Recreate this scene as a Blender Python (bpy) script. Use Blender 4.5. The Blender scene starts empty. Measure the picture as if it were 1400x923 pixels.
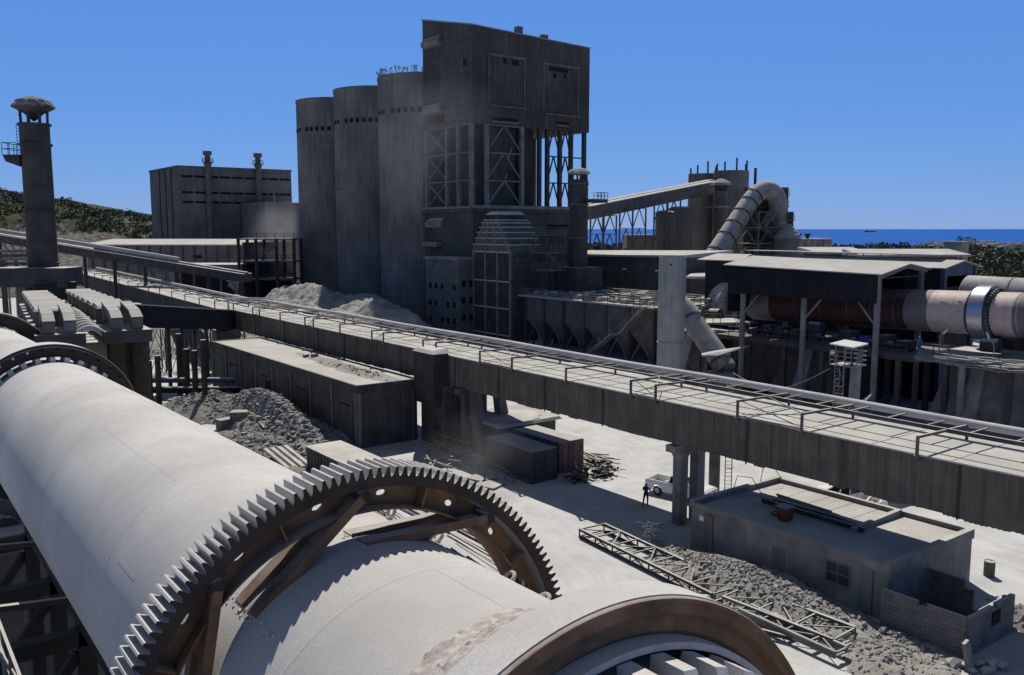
import bpy, math, random
from mathutils import Vector, Matrix, noise
R=math.radians; PI=math.pi
random.seed(7)
scn=bpy.context.scene; COL=scn.collection
# ------------------------------------------------------------------ camera
CAM=Vector((0,0,20)); PITCH=math.atan(148.5/1200); CP,SP=math.cos(PITCH),math.sin(PITCH)
FW=Vector((.6*CP,.8*CP,-SP)); RT=Vector((.8,-.6,0)); UP=Vector((.6*SP,.8*SP,CP))
cam=bpy.data.cameras.new('camera'); cam.sensor_width=36; cam.lens=36*1200/1400; cam.clip_start=.1; cam.clip_end=90000
camo=bpy.data.objects.new('camera',cam); COL.objects.link(camo)
camo.location=CAM; camo.rotation_euler=(PI/2-PITCH,0,-math.atan2(.6,.8)); scn.camera=camo
def P(px,py,a=None,b=None,z=None,d=None):
    """survey: where the sight line through a picture point meets a plane of the plant grid"""
    r=FW+RT*((px-700)/1200)+UP*((461.5-py)/1200)
    if a is not None: t=(a-CAM.x)/r.x
    elif b is not None: t=(b-CAM.y)/r.y
    elif z is not None: t=(z-CAM.z)/r.z
    else: t=d
    return CAM+r*t
# ------------------------------------------------------------------ light
SUN=Vector((.41,.66,1.0)).normalized()
w=bpy.data.worlds.new('World'); scn.world=w; w.use_nodes=True
nt=w.node_tree; nt.nodes.clear()
sky=nt.nodes.new('ShaderNodeTexSky'); sky.sky_type='NISHITA'; sky.sun_disc=False
sky.sun_elevation=math.asin(SUN.z); sky.sun_rotation=math.atan2(SUN.x,SUN.y)
sky.air_density=1.; sky.dust_density=0.; sky.ozone_density=10; sky.altitude=0
bg=nt.nodes.new('ShaderNodeBackground'); bg.inputs[1].default_value=.1
out=nt.nodes.new('ShaderNodeOutputWorld'); mx=nt.nodes.new('ShaderNodeMix'); mx.data_type='RGBA'; mx.inputs[0].default_value=.70; nt.links.new(sky.outputs[0],mx.inputs[6]); mx.inputs[7].default_value=(.75,2.45,7.3,1); zz=nt.nodes.new('ShaderNodeTexCoord'); sp=nt.nodes.new('ShaderNodeSeparateXYZ'); nt.links.new(zz.outputs['Generated'],sp.inputs[0]); mr=nt.nodes.new('ShaderNodeMapRange'); mr.inputs[1].default_value=.42; mr.inputs[2].default_value=.75; mr.inputs[3].default_value=1; mr.inputs[4].default_value=.42; nt.links.new(sp.outputs[2],mr.inputs[0]); vs_=nt.nodes.new('ShaderNodeVectorMath'); vs_.operation='SCALE'; nt.links.new(mx.outputs[2],vs_.inputs[0]); nt.links.new(mr.outputs[0],vs_.inputs['Scale']); m2=nt.nodes.new('ShaderNodeMix'); m2.data_type='RGBA'; m3=nt.nodes.new('ShaderNodeMapRange'); m3.inputs[1].default_value=.40; m3.inputs[2].default_value=.52; nt.links.new(sp.outputs[2],m3.inputs[0]); nt.links.new(m3.outputs[0],m2.inputs[0]); nt.links.new(vs_.outputs[0],m2.inputs[6]); m2.inputs[7].default_value=(.95,1.1,1.4,1); nt.links.new(m2.outputs[2],bg.inputs[0]); nt.links.new(bg.outputs[0],out.inputs[0])
sl=bpy.data.lights.new('sun','SUN'); sl.energy=4.9; sl.angle=R(.5); sl.color=(1,.945,.855)
so=bpy.data.objects.new('sun',sl); COL.objects.link(so); so.rotation_euler=SUN.to_track_quat('Z','Y').to_euler(); so.location=(0,0,150)
scn.view_settings.view_transform='Standard'; scn.view_settings.look='None'; scn.view_settings.exposure=0; scn.view_settings.gamma=1
# ------------------------------------------------------------------ materials
DUST=(.47,.455,.43)
def N(t,ty,**k):
    n=t.nodes.new(ty)
    for a,b in k.items():
        if a in n.inputs: n.inputs[a].default_value=b
        else: setattr(n,a,b)
    return n
def mix(t,f,a,b,bt='MIX'):
    m=t.nodes.new('ShaderNodeMix'); m.data_type='RGBA'; m.blend_type=bt
    for s,v in ((0,f),(6,a),(7,b)):
        if isinstance(v,(int,float)): m.inputs[s].default_value=v
        elif isinstance(v,tuple): m.inputs[s].default_value=(*v,1)
        else: t.links.new(v,m.inputs[s])
    return m.outputs[2]
def ramp(t,x,lo,hi,a=0.,b=1.):
    m=t.nodes.new('ShaderNodeMapRange'); m.clamp=True
    m.inputs[1].default_value=lo; m.inputs[2].default_value=hi; m.inputs[3].default_value=a; m.inputs[4].default_value=b
    t.links.new(x,m.inputs[0]); return m.outputs[0]
def noi(t,co,scale,detail=4,sc3=None,rough=.6):
    if sc3:
        mp=t.nodes.new('ShaderNodeMapping'); mp.inputs[3].default_value=sc3; t.links.new(co,mp.inputs[0]); co=mp.outputs[0]
    n=t.nodes.new('ShaderNodeTexNoise'); n.inputs['Scale'].default_value=scale; n.inputs['Detail'].default_value=detail; n.inputs['Roughness'].default_value=rough
    t.links.new(co,n.inputs['Vector']); return n.outputs[0]
def math_(t,op,a,b):
    m=t.nodes.new('ShaderNodeMath'); m.operation=op
    for i,v in enumerate((a,b)):
        if isinstance(v,(int,float)): m.inputs[i].default_value=v
        else: t.links.new(v,m.inputs[i])
    return m.outputs[0]
def mat(name,base,dust=1.,var=.35,scale=.6,streak=.35,bump=.25,bscale=6,rough=.9,metal=0.,lo=.45,hi=.85,dcol=DUST,stain=None,bdist=.03,speck=0):
    m=bpy.data.materials.new(name); m.use_nodes=True; t=m.node_tree; t.nodes.clear()
    o=N(t,'ShaderNodeOutputMaterial'); p=N(t,'ShaderNodeBsdfPrincipled'); t.links.new(p.outputs[0],o.inputs[0])
    p.inputs['Specular IOR Level'].default_value=.25
    co=N(t,'ShaderNodeTexCoord').outputs['Object']
    n1=noi(t,co,scale,5); f=ramp(t,n1,.3,.7,1-var,1+var)
    hs=t.nodes.new('ShaderNodeVectorMath'); hs.operation='SCALE'; hs.inputs[0].default_value=base; t.links.new(f,hs.inputs['Scale']); c=hs.outputs[0]
    if stain: c=mix(t,ramp(t,noi(t,co,scale*1.7,6),.5,.68),c,stain)
    if streak:
        s=noi(t,co,1.,4,(2.2,2.2,.12)); c=mix(t,ramp(t,s,.42,.68,0,streak),c,tuple(x*.35 for x in base))
        s=noi(t,co,1.3,4,(1.7,1.7,.1)); c=mix(t,ramp(t,s,.55,.75,0,streak*.7),c,tuple(x*.5 for x in dcol))
    if dust:
        g=N(t,'ShaderNodeNewGeometry'); sx=N(t,'ShaderNodeSeparateXYZ'); t.links.new(g.outputs['Normal'],sx.inputs[0])
        nn=math_(t,'ADD',sx.outputs[2],math_(t,'MULTIPLY',math_(t,'SUBTRACT',noi(t,co,1.5,6),.5),.7))
        dn=ramp(t,noi(t,co,.35,6),.3,.7,.72,1.12)
        h2=t.nodes.new('ShaderNodeVectorMath'); h2.operation='SCALE'; h2.inputs[0].default_value=dcol; t.links.new(dn,h2.inputs['Scale'])
        c=mix(t,ramp(t,nn,lo,hi,0,dust),c,h2.outputs[0])
    if speck: c=mix(t,ramp(t,noi(t,co,38,3,None,.7),.35,.65,0,speck),c,tuple(x*.62 for x in dcol)); c=mix(t,ramp(t,noi(t,co,3.2,8,None,.72),.44,.66,0,speck*.9),c,tuple(x*.72 for x in dcol))
    t.links.new(c,p.inputs['Base Color']); p.inputs['Roughness'].default_value=rough; p.inputs['Metallic'].default_value=metal
    if bump:
        b=N(t,'ShaderNodeBump'); b.inputs['Strength'].default_value=bump; b.inputs['Distance'].default_value=bdist
        t.links.new(noi(t,co,bscale,8,None,.7),b.inputs['Height']); t.links.new(b.outputs[0],p.inputs['Normal'])
    return m
M={}
M['conc']=mat('dusty_concrete',(.145,.135,.12))
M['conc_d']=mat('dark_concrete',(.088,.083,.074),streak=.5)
M['conc_l']=mat('light_concrete',(.21,.205,.19),streak=.3)
M['silo']=mat('silo_concrete',(.16,.152,.138),scale=.12,streak=.6,var=.35)
M['tower']=mat('tower_cladding',(.08,.075,.066),scale=.10,streak=.5,var=.45)
M['steel']=mat('dusty_steel',(.125,.118,.105),streak=.2,bump=.1)
M['steel_d']=mat('dark_steel',(.056,.053,.048),streak=.2,bump=.1)
M['tress']=mat('grey_painted_steel',(.18,.175,.165),dust=.7,streak=.25,bump=.08)
M['corr']=mat('corrugated_sheet',(.165,.148,.125),streak=.55,var=.25,bump=.1)
M['rust']=mat('rusty_steel',(.17,.10,.055),dust=.75,var=.5,scale=1.6,streak=0,bump=.35,bscale=9,lo=.7,hi=1.,stain=(.09,.062,.042),rough=.75)
M['rust_d']=mat('dark_rusty_steel',(.05,.036,.028),dust=.9,var=.4,scale=2,streak=0,lo=.55,hi=.9)
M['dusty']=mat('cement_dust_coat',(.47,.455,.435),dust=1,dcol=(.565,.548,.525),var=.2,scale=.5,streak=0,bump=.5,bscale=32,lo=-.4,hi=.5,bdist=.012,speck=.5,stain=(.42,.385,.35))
M['heap']=mat('cement_heap',(.29,.28,.255),dust=0,var=.2,scale=.5,streak=0,bump=.8,bscale=3,bdist=.15)
M['heap_d']=mat('grey_earth',(.19,.185,.175),dust=0,var=.35,scale=.6,streak=0,bump=.9,bscale=4,bdist=.15)
M['stone']=mat('crushed_rock',(.25,.245,.24),dust=0,var=.3,scale=2,streak=0,bump=.3)
M['black']=mat('opening_black',(.012,.012,.013),dust=0,streak=0,bump=0,var=.1)
M['window']=mat('dirty_window',(.03,.035,.04),dust=.6,streak=0,bump=0,rough=.4)
M['white']=mat('white_paint',(.72,.72,.70),dust=.5,var=.08,streak=.1,bump=0,rough=.45)
M['glass']=mat('vehicle_glass',(.02,.022,.025),dust=.2,streak=0,bump=0,rough=.12)
M['tyre']=mat('black_rubber',(.02,.02,.02),dust=.6,streak=0,bump=.1)
M['blue']=mat('blue_paint',(.03,.07,.22),dust=.5,streak=.2)
M['bluesteel']=mat('blue_grey_steel',(.055,.075,.12),dust=.9,streak=.3)
M['navy']=mat('dark_navy_sheet',(.016,.017,.021),dust=.8,streak=.15,var=.2)
M['roof']=mat('dusty_roof_sheet',(.16,.155,.15),dcol=(.44,.43,.41),streak=.1)
M['roofw']=mat('pale_dusty_roof',(.3,.3,.29),dcol=(.50,.485,.455),streak=0,speck=.6,scale=.25,var=.3)
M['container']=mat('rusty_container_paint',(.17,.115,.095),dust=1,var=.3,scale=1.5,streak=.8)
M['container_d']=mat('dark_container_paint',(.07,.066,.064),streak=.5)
M['brick']=None
M['blacksteel']=mat('shade_dark_steel',(.022,.021,.019),dust=.12,streak=0)  # near-black colour stands in for the shade under the kiln
M['coping']=mat('dark_coping',(.075,.07,.062),streak=.5,dust=.35)  # slightly darker than the wall concrete, with thinner dust
M['darkfloor']=mat('shade_dark_floor',(.05,.048,.045),dust=.35)  # dark colour stands in for shade on the floor under the shed
M['pink']=mat('heat_faded_pink_paint',(.46,.37,.345),dust=0,var=.12,scale=.7,streak=.15,stain=(.40,.30,.27),bump=.05,rough=.6)
M['purple']=mat('grey_purple_paint',(.14,.125,.13),dust=.25,var=.15,streak=.1,rough=.7)
M['kilnred']=mat('shade_dark_red_paint',(.035,.017,.017),dust=.2,var=.3,streak=.2,rough=.7)  # red paint, darkened to put the shed's shade into the colour
M['shiny']=mat('polished_steel',(.34,.36,.40),dust=0,var=.1,scale=3,streak=0,bump=.02,rough=.33,metal=.85)
M['duct']=mat('dusty_duct',(.20,.19,.175),dcol=(.40,.385,.36),streak=.3,lo=.0,hi=.8)
M['stackw']=mat('pale_stack_paint',(.30,.295,.285),streak=.45,var=.15,dust=.8)
M['hood']=mat('pale_hood',(.36,.35,.335),streak=.5,stain=(.15,.14,.14))
M['wood']=mat('old_timber',(.20,.17,.13),dust=.7)
M['skin']=mat('skin',(.28,.16,.11),dust=0,streak=0,bump=0,var=.05)
M['cloth_d']=mat('dark_blue_cloth',(.02,.025,.05),dust=0,streak=0,bump=.1)
M['cloth_b']=mat('blue_overall_cloth',(.04,.13,.35),dust=0,streak=0,bump=.1)
M['hair']=mat('dark_hair',(.01,.008,.007),dust=0,streak=0,bump=0)
M['red']=mat('faded_red_paint',(.14,.045,.035),dust=.6,streak=.3)
M['leaf']=mat('leaf_green',(.07,.10,.04),dust=0,var=.55,scale=.25,streak=0,bump=0,rough=.7)
M['leaf_d']=mat('dark_leaf_green',(.075,.092,.048),dust=0,var=.6,scale=.08,streak=0,bump=0,rough=.8)
M['house']=mat('pale_render',(.42,.38,.34),dust=0,var=.2,streak=.2)
def brick():
    m=mat('dusty_blockwork',(.15,.145,.135),streak=.3); t=m.node_tree
    b=N(t,'ShaderNodeTexBrick'); b.inputs['Scale'].default_value=1.; b.inputs['Brick Width'].default_value=.42; b.inputs['Row Height'].default_value=.22; b.inputs['Mortar Size'].default_value=.018; b.inputs['Mortar Smooth'].default_value=.3
    b.inputs['Color1'].default_value=(.17,.165,.155,1); b.inputs['Color2'].default_value=(.11,.105,.10,1); b.inputs['Mortar'].default_value=(.05,.048,.045,1)
    co=N(t,'ShaderNodeTexCoord').outputs['Object']; sx=N(t,'ShaderNodeSeparateXYZ'); t.links.new(co,sx.inputs[0]); cx=N(t,'ShaderNodeCombineXYZ')
    t.links.new(math_(t,'ADD',sx.outputs[0],sx.outputs[1]),cx.inputs[0]); t.links.new(sx.outputs[2],cx.inputs[1]); t.links.new(cx.outputs[0],b.inputs['Vector'])
    p=[n for n in t.nodes if n.type=='BSDF_PRINCIPLED'][0]
    g=N(t,'ShaderNodeNewGeometry'); s2=N(t,'ShaderNodeSeparateXYZ'); t.links.new(g.outputs['Normal'],s2.inputs[0])
    c=mix(t,ramp(t,noi(t,co,.8,5),.35,.7,0,.5),b.outputs[0],(.22,.21,.2)); c=mix(t,ramp(t,s2.outputs[2],.5,.8),c,DUST)
    t.links.new(c,p.inputs['Base Color']); return m
M['brick']=brick()
def ground_mat():
    m=bpy.data.materials.new('yard_dust'); m.use_nodes=True; t=m.node_tree; p=t.nodes['Principled BSDF']; p.inputs['Roughness'].default_value=.95; p.inputs['Specular IOR Level'].default_value=.1
    co=N(t,'ShaderNodeTexCoord').outputs['Object']
    c=mix(t,ramp(t,noi(t,co,.05,6),.35,.7),(.54,.545,.55),(.43,.43,.425))
    c=mix(t,ramp(t,noi(t,co,.35,7,None,.65),.42,.72,0,.55),c,(.29,.28,.265))
    mp=t.nodes.new('ShaderNodeMapping'); mp.inputs[2].default_value=(0,0,R(8)); t.links.new(co,mp.inputs[0])
    mp2=t.nodes.new('ShaderNodeVectorMath'); mp2.operation='ADD'; nz=N(t,'ShaderNodeTexNoise'); nz.inputs['Scale'].default_value=.06; t.links.new(co,nz.inputs['Vector']); ns=t.nodes.new('ShaderNodeVectorMath'); ns.operation='SCALE'; ns.inputs['Scale'].default_value=14; t.links.new(nz.outputs['Color'],ns.inputs[0]); t.links.new(mp.outputs[0],mp2.inputs[0]); t.links.new(ns.outputs[0],mp2.inputs[1])
    c=mix(t,ramp(t,noi(t,mp2.outputs[0],1.,4,(1.1,.06,1)),.45,.62,0,.3),c,(.58,.58,.58))
    c=mix(t,ramp(t,noi(t,mp2.outputs[0],1.,3,(2.7,.09,1)),.50,.66,0,.28),c,(.36,.355,.35))
    c=mix(t,ramp(t,noi(t,co,9,4),.55,.75,0,.3),c,(.25,.245,.235))
    t.links.new(c,p.inputs['Base Color'])
    b=N(t,'ShaderNodeBump'); b.inputs['Strength'].default_value=.5; b.inputs['Distance'].default_value=.08; t.links.new(noi(t,co,2.5,8,None,.7),b.inputs['Height']); t.links.new(b.outputs[0],p.inputs['Normal'])
    return m
M['yard']=ground_mat()
M['land']=mat('scrub_land',(.085,.095,.05),dust=0,var=.5,scale=.02,streak=0,bump=0,stain=(.20,.18,.145))
M['sand']=mat('pale_bare_ground',(.34,.32,.28),dust=0,var=.2,scale=.05,streak=0,bump=0)
def sea_mat():
    m=bpy.data.materials.new('sea'); m.use_nodes=True; t=m.node_tree; p=t.nodes['Principled BSDF']
    co=N(t,'ShaderNodeTexCoord').outputs['Object']
    c=mix(t,ramp(t,noi(t,co,.0012,5,(1,1,1)),.35,.7),(.006,.085,.36),(.008,.10,.40)); t.links.new(c,p.inputs['Base Color'])
    p.inputs['Roughness'].default_value=.8; p.inputs['Specular IOR Level'].default_value=.04
    return m
M['sea']=sea_mat()
M['fillet']=mat('lumpy_dust',(.44,.405,.375),dust=0,var=.35,scale=6,streak=0,bump=1,bscale=18,bdist=.03)
M['hoodlid']=mat('dusty_hood_sheet',(.13,.125,.12),dcol=(.36,.35,.33),streak=.1)
def hill_mat():
    m=bpy.data.materials.new('hill_rock_and_scrub'); m.use_nodes=True; t=m.node_tree; p=t.nodes['Principled BSDF']; p.inputs['Roughness'].default_value=.95; p.inputs['Specular IOR Level'].default_value=.1
    co=N(t,'ShaderNodeTexCoord').outputs['Object']; sx=N(t,'ShaderNodeSeparateXYZ'); t.links.new(co,sx.inputs[0])
    rk=mix(t,ramp(t,noi(t,co,.5,7,None,.75),.42,.62),(.065,.065,.06),(.27,.262,.25))
    gr=mix(t,ramp(t,noi(t,co,.3,6),.4,.6),(.04,.052,.028),(.085,.085,.055))
    k=math_(t,'ADD',ramp(t,sx.outputs[2],13,32,-.24,.34),noi(t,co,.035,6,None,.65))
    t.links.new(mix(t,ramp(t,k,.48,.56),rk,gr),p.inputs['Base Color'])
    b=N(t,'ShaderNodeBump'); b.inputs['Strength'].default_value=1; b.inputs['Distance'].default_value=1.2; t.links.new(noi(t,co,.5,8,None,.75),b.inputs['Height']); t.links.new(b.outputs[0],p.inputs['Normal'])
    return m
M['hill']=hill_mat()
# ------------------------------------------------------------------ mesh builder
V=Vector
class MB:
    def __init__(s): s.v=[]; s.f=[]
    def add(s,vs,fs):
        k=len(s.v); s.v+= [V(x) for x in vs]; s.f+=[tuple(i+k for i in f) for f in fs]; return s
    def box(s,x0,y0,z0,x1,y1,z1):
        if x0>x1:x0,x1=x1,x0
        if y0>y1:y0,y1=y1,y0
        if z0>z1:z0,z1=z1,z0
        return s.add([(x0,y0,z0),(x1,y0,z0),(x1,y1,z0),(x0,y1,z0),(x0,y0,z1),(x1,y0,z1),(x1,y1,z1),(x0,y1,z1)],
          [(0,3,2,1),(4,5,6,7),(0,1,5,4),(1,2,6,5),(2,3,7,6),(3,0,4,7)])
    def hexa(s,lo,hi):   # 4 bottom pts, 4 top pts (ccw)
        return s.add(list(lo)+list(hi),[(0,3,2,1),(4,5,6,7),(0,1,5,4),(1,2,6,5),(2,3,7,6),(3,0,4,7)])
    def frame(s,p,q,upv=None):
        p,q=V(p),V(q); d=(q-p).normalized(); u=V(upv) if upv else V((0,0,1))
        if abs(d.dot(u.normalized()))>.98: u=V((0,1,0)) if abs(d.y)<.9 else V((1,0,0))
        x=d.cross(u).normalized(); y=x.cross(d).normalized(); return p,q,x,y
    def bar(s,p,q,w,h=None,upv=None):
        h=h or w; p,q,x,y=s.frame(p,q,upv); x*=w/2; y*=h/2
        return s.add([p-x-y,p+x-y,p+x+y,p-x+y,q-x-y,q+x-y,q+x+y,q-x+y],[(0,1,2,3),(7,6,5,4),(0,4,5,1),(1,5,6,2),(2,6,7,3),(3,7,4,0)])
    def tube(s,p,q,r,r2=None,n=12,cap=True):
        r2=r if r2 is None else r2; p,q,x,y=s.frame(p,q); vs=[]
        for c,rr in ((p,r),(q,r2)):
            for i in range(n): t=2*PI*i/n; vs.append(c+x*math.cos(t)*rr+y*math.sin(t)*rr)
        fs=[(i,i+n,(i+1)%n+n,(i+1)%n) for i in range(n)]
        if cap: fs+=[tuple(range(n)),tuple(range(2*n-1,n-1,-1))]
        return s.add(vs,fs)
    def path(s,pts,r,n=8,cap=True):
        pts=[V(p) for p in pts]; rings=[]; k=len(pts); x=None
        rs=r if isinstance(r,(list,tuple)) else [r]*k
        for i,p in enumerate(pts):
            d=(pts[min(i+1,k-1)]-pts[max(i-1,0)]).normalized()
            if x is None:
                u=V((0,0,1)) if abs(d.z)<.9 else V((0,1,0)); x=d.cross(u).normalized()
            x=(x-d*x.dot(d)).normalized(); y=x.cross(d)
            rings.append([p+x*math.cos(2*PI*j/n)*rs[i]+y*math.sin(2*PI*j/n)*rs[i] for j in range(n)])
        vs=[v for rg in rings for v in rg]; fs=[]
        for i in range(k-1):
            for j in range(n): fs.append((i*n+j,(i+1)*n+j,(i+1)*n+(j+1)%n,i*n+(j+1)%n))
        if cap: fs+=[tuple(range(n)),tuple(range(k*n-1,(k-1)*n-1,-1))]
        return s.add(vs,fs)
    def lathe(s,prof,o,ax=(0,0,1),n=48,close=False,wob=0):
        """prof: list of (along,radius)"""
        o=V(o); ax=V(ax).normalized(); e1=ax.cross(V((0,0,1)))
        e1=V((1,0,0)) if e1.length<1e-3 else e1.normalized()
        e2=e1.cross(ax)
        if e2.z<0: e2=-e2
        vs=[]
        for (h,r) in prof:
            for i in range(n):
                t=2*PI*i/n; rr=r*(1+wob*(random.random()-.5)) if wob else r
                vs.append(o+ax*h+(e1*math.cos(t)+e2*math.sin(t))*rr)
        m=len(prof); fs=[]
        for k in range(m if close else m-1):
            k2=(k+1)%m
            for i in range(n): fs.append((k*n+i,k*n+(i+1)%n,k2*n+(i+1)%n,k2*n+i))
        return s.add(vs,fs)
    def prism(s,poly,axis,lo,hi):   # poly in the two other axes (cyclic order)
        def mk(p,h):
            return {'x':(h,p[0],p[1]),'y':(p[0],h,p[1]),'z':(p[0],p[1],h)}[axis]
        n=len(poly); vs=[mk(p,lo) for p in poly]+[mk(p,hi) for p in poly]
        return s.add(vs,[tuple(range(n)),tuple(range(2*n-1,n-1,-1))]+[(i,i+n,(i+1)%n+n,(i+1)%n) for i in range(n)])
    def quad(s,*p): return s.add(p,[tuple(range(len(p)))])
    def blob(s,c,r,sq=(1,1,1),j=.25):
        t=(1+5**.5)/2; c=V(c)
        vs=[(-1,t,0),(1,t,0),(-1,-t,0),(1,-t,0),(0,-1,t),(0,1,t),(0,-1,-t),(0,1,-t),(t,0,-1),(t,0,1),(-t,0,-1),(-t,0,1)]
        q=Matrix.Rotation(random.random()*6,3,'Z')@Matrix.Rotation(random.random()*6,3,'X'); o=[]
        for v in vs:
            w_=q@(V(v).normalized()*r*(1+j*(random.random()*2-1))); o.append(c+V((w_.x*sq[0],w_.y*sq[1],w_.z*sq[2])))
        return s.add(o,[(0,11,5),(0,5,1),(0,1,7),(0,7,10),(0,10,11),(1,5,9),(5,11,4),(11,10,2),(10,7,6),(7,1,8),(3,9,4),(3,4,2),(3,2,6),(3,6,8),(3,8,9),(4,9,5),(2,4,11),(6,2,10),(8,6,7),(9,8,1)])
    def build(s,name,m,parent=None,smooth=False,org=None):
        off=V((0,0,0))
        if parent is not None:
            q=parent
            while q is not None: off=off+q.location; q=q.parent
        elif org: off=V(org)
        me=bpy.data.meshes.new(name); me.from_pydata([tuple(v-off) for v in s.v],[],s.f)
        me.materials.append(M[m] if isinstance(m,str) else m)
        import bmesh
        bm=bmesh.new(); bm.from_mesh(me); bmesh.ops.recalc_face_normals(bm,faces=bm.faces); bm.to_mesh(me); bm.free()
        if smooth:
            me.polygons.foreach_set('use_smooth',[True]*len(me.polygons)); me.set_sharp_from_angle(angle=R(38))
        me.update()
        o=bpy.data.objects.new(name,me); COL.objects.link(o)
        if parent is not None: o.parent=parent
        elif org: o.location=org
        return o
def tag(o,label=None,cat=None,group=None,kind=None):
    if label: o['label']=label
    if cat: o['category']=cat
    if group: o['group']=group
    if kind: o['kind']=kind
    return o
def thing(name,label,cat,loc,group=None):
    e=bpy.data.objects.new(name,None); e.empty_display_size=.5; COL.objects.link(e); e.location=loc; return tag(e,label,cat,group)
def struct(name,mb,m,smooth=False): return tag(mb.build(name,m,smooth=smooth),kind='structure')
def dup(o,loc=None,rotz=None,label=None):
    def cp(x,par):
        c=x.copy(); COL.objects.link(c); c.parent=par
        for ch in x.children: cp(ch,c)
        return c
    r=cp(o,None)
    if loc is not None: r.location=loc
    if rotz is not None: r.rotation_euler.z=rotz
    if label: r['label']=label
    return r
def boxm(*a): return MB().box(*a)
def rail(mb,pts,h=1.1,sp=1.6,w=.05,rails=2,r0=0):
    pts=[V(p) for p in pts]
    for p,q in zip(pts,pts[1:]):
        L=(q-p).length; n=max(1,round(L/sp))
        for i in range(n+1): c=p.lerp(q,i/n); mb.bar(c,c+V((0,0,h)),w)
        for k in range(1,rails+1): z=V((0,0,h*k/rails)); mb.bar(p+z,q+z,w)
    return mb
def stairs(mb,p,q,wd,side,n=None,rl=True):
    """flight from p (low) to q (high); side = horizontal unit vector across"""
    p,q,sd=V(p),V(q),V(side); n=n or int(abs(q.z-p.z)/.25)
    for k in (0,1): mb.bar(p+sd*wd*k,q+sd*wd*k,.08,.28)
    run=(q-p); run.z=0; run=run/n
    for i in range(n):
        c=p.lerp(q,(i+.5)/n); mb.bar(c,c+sd*wd,.26,.05,upv=(0,0,1))
    if rl:
        for k in (0,1):
            a,b=p+sd*wd*k,q+sd*wd*k; z=V((0,0,1)); mb.bar(a+z,b+z,.05); mb.bar(a+z*.5,b+z*.5,.04)
            for i in range(0,n+1,5): c=a.lerp(b,i/n); mb.bar(c,c+z,.05)
    return mb
def ladder(mb,p,h,w=.5,side=(1,0,0),cage=False):
    p=V(p); s_=V(side)*w
    mb.bar(p,p+V((0,0,h)),.05); mb.bar(p+s_,p+s_+V((0,0,h)),.05)
    z=.3
    while z<h: mb.bar(p+V((0,0,z)),p+s_+V((0,0,z)),.035); z+=.3
    if cage:
        nrm=V((0,0,1)).cross(V(side)).normalized(); z=2.
        while z<h:
            c=p+s_*.5+V((0,0,z)); pts=[c+V(side)*math.cos(t)*.35+nrm*(-math.sin(t))*.6 for t in [PI*i/6 for i in range(7)]]
            mb.path(pts,.025,4); z+=.9
    return mb
def heap(name,cx,cy,rx,ry,h,m,label=None,cat='heap',seed=0,nx=70,stones=0,peak=1.,rot=0,z0=-.05,srng=(.06,.2),rough=.25):
    mb=MB(); random.seed(seed+5); ca,sa=math.cos(rot),math.sin(rot)
    def hh(u,v):
        r=math.sqrt(u*u+v*v); ang=math.atan2(v,u)
        r*=1+.18*noise.noise(V((math.cos(ang)*1.5,math.sin(ang)*1.5,seed)))
        base=max(0,1-r)**peak
        x,y=u*rx,v*ry
        return max(0,base*h*(1+.55*noise.noise(V((u*2,v*2,seed*3.1))))+ (rough*noise.noise(V((x*.45,y*.45,seed)))+rough*.5*noise.noise(V((x*1.3,y*1.3,seed)))+rough*.2*noise.noise(V((x*3.3,y*3.3,seed))))*min(1,base*5))
    ny=max(10,int(nx*ry/rx)); vs=[];fs=[]
    for j in range(ny+1):
        for i in range(nx+1):
            u,v=2.2*i/nx-1.1,2.2*j/ny-1.1; x,y=u*rx,v*ry
            vs.append((cx+x*ca-y*sa,cy+x*sa+y*ca,z0+hh(u,v)))
    for j in range(ny):
        for i in range(nx):
            q=(j*(nx+1)+i,j*(nx+1)+i+1,(j+1)*(nx+1)+i+1,(j+1)*(nx+1)+i)
            if max(vs[k][2] for k in q)>z0+.02: fs.append(q)
    mb.add(vs,fs); o=mb.build(name,m,smooth=False)
    o.data.polygons.foreach_set('use_smooth',[True]*len(o.data.polygons))
    tag(o,kind='stuff'); 
    if label: tag(o,label,cat)
    if stones:
        sm=MB()
        for _ in range(stones):
            u,v=random.gauss(0,.42),random.gauss(0,.42)
            if u*u+v*v>1.2: continue
            x,y=u*rx,v*ry; r=srng[0]+(srng[1]-srng[0])*1.7*random.random()**5
            sm.blob((cx+x*ca-y*sa,cy+x*sa+y*ca,z0+hh(u,v)+r*.2),r,(1,random.uniform(.5,1),random.uniform(.35,.8)),.45)
        so_=sm.build('loose_stones','stone'); tag(so_,'loose stones on the '+label,'stones',kind='stuff')
    return o
# ================================================================== SETTING
def campoly(pts,z):  # points given as (right, forward) metres from the viewpoint
    return [(.8*x+.6*y,-.6*x+.8*y,z) for x,y in pts]
mb=MB(); mb.quad(*campoly([(-420,-60),(420,-60),(520,330),(-420,330)],0)); struct('ground',mb,'yard')
random.seed(3)
coast=[(x,905+30*math.sin(x*.006)+random.uniform(-9,9)+(-40 if x<250 else 0)) for x in range(2600,-2601,-40)]
mb=MB(); mb.quad(*campoly([(-2600,-300),(2600,-300)]+coast,-.35)); struct('far_ground',mb,'land')
mb=MB(); mb.quad(*campoly([(-70000,500),(70000,500),(70000,70000),(-70000,70000)],-1.2)); struct('sea',mb,'sea')
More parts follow.
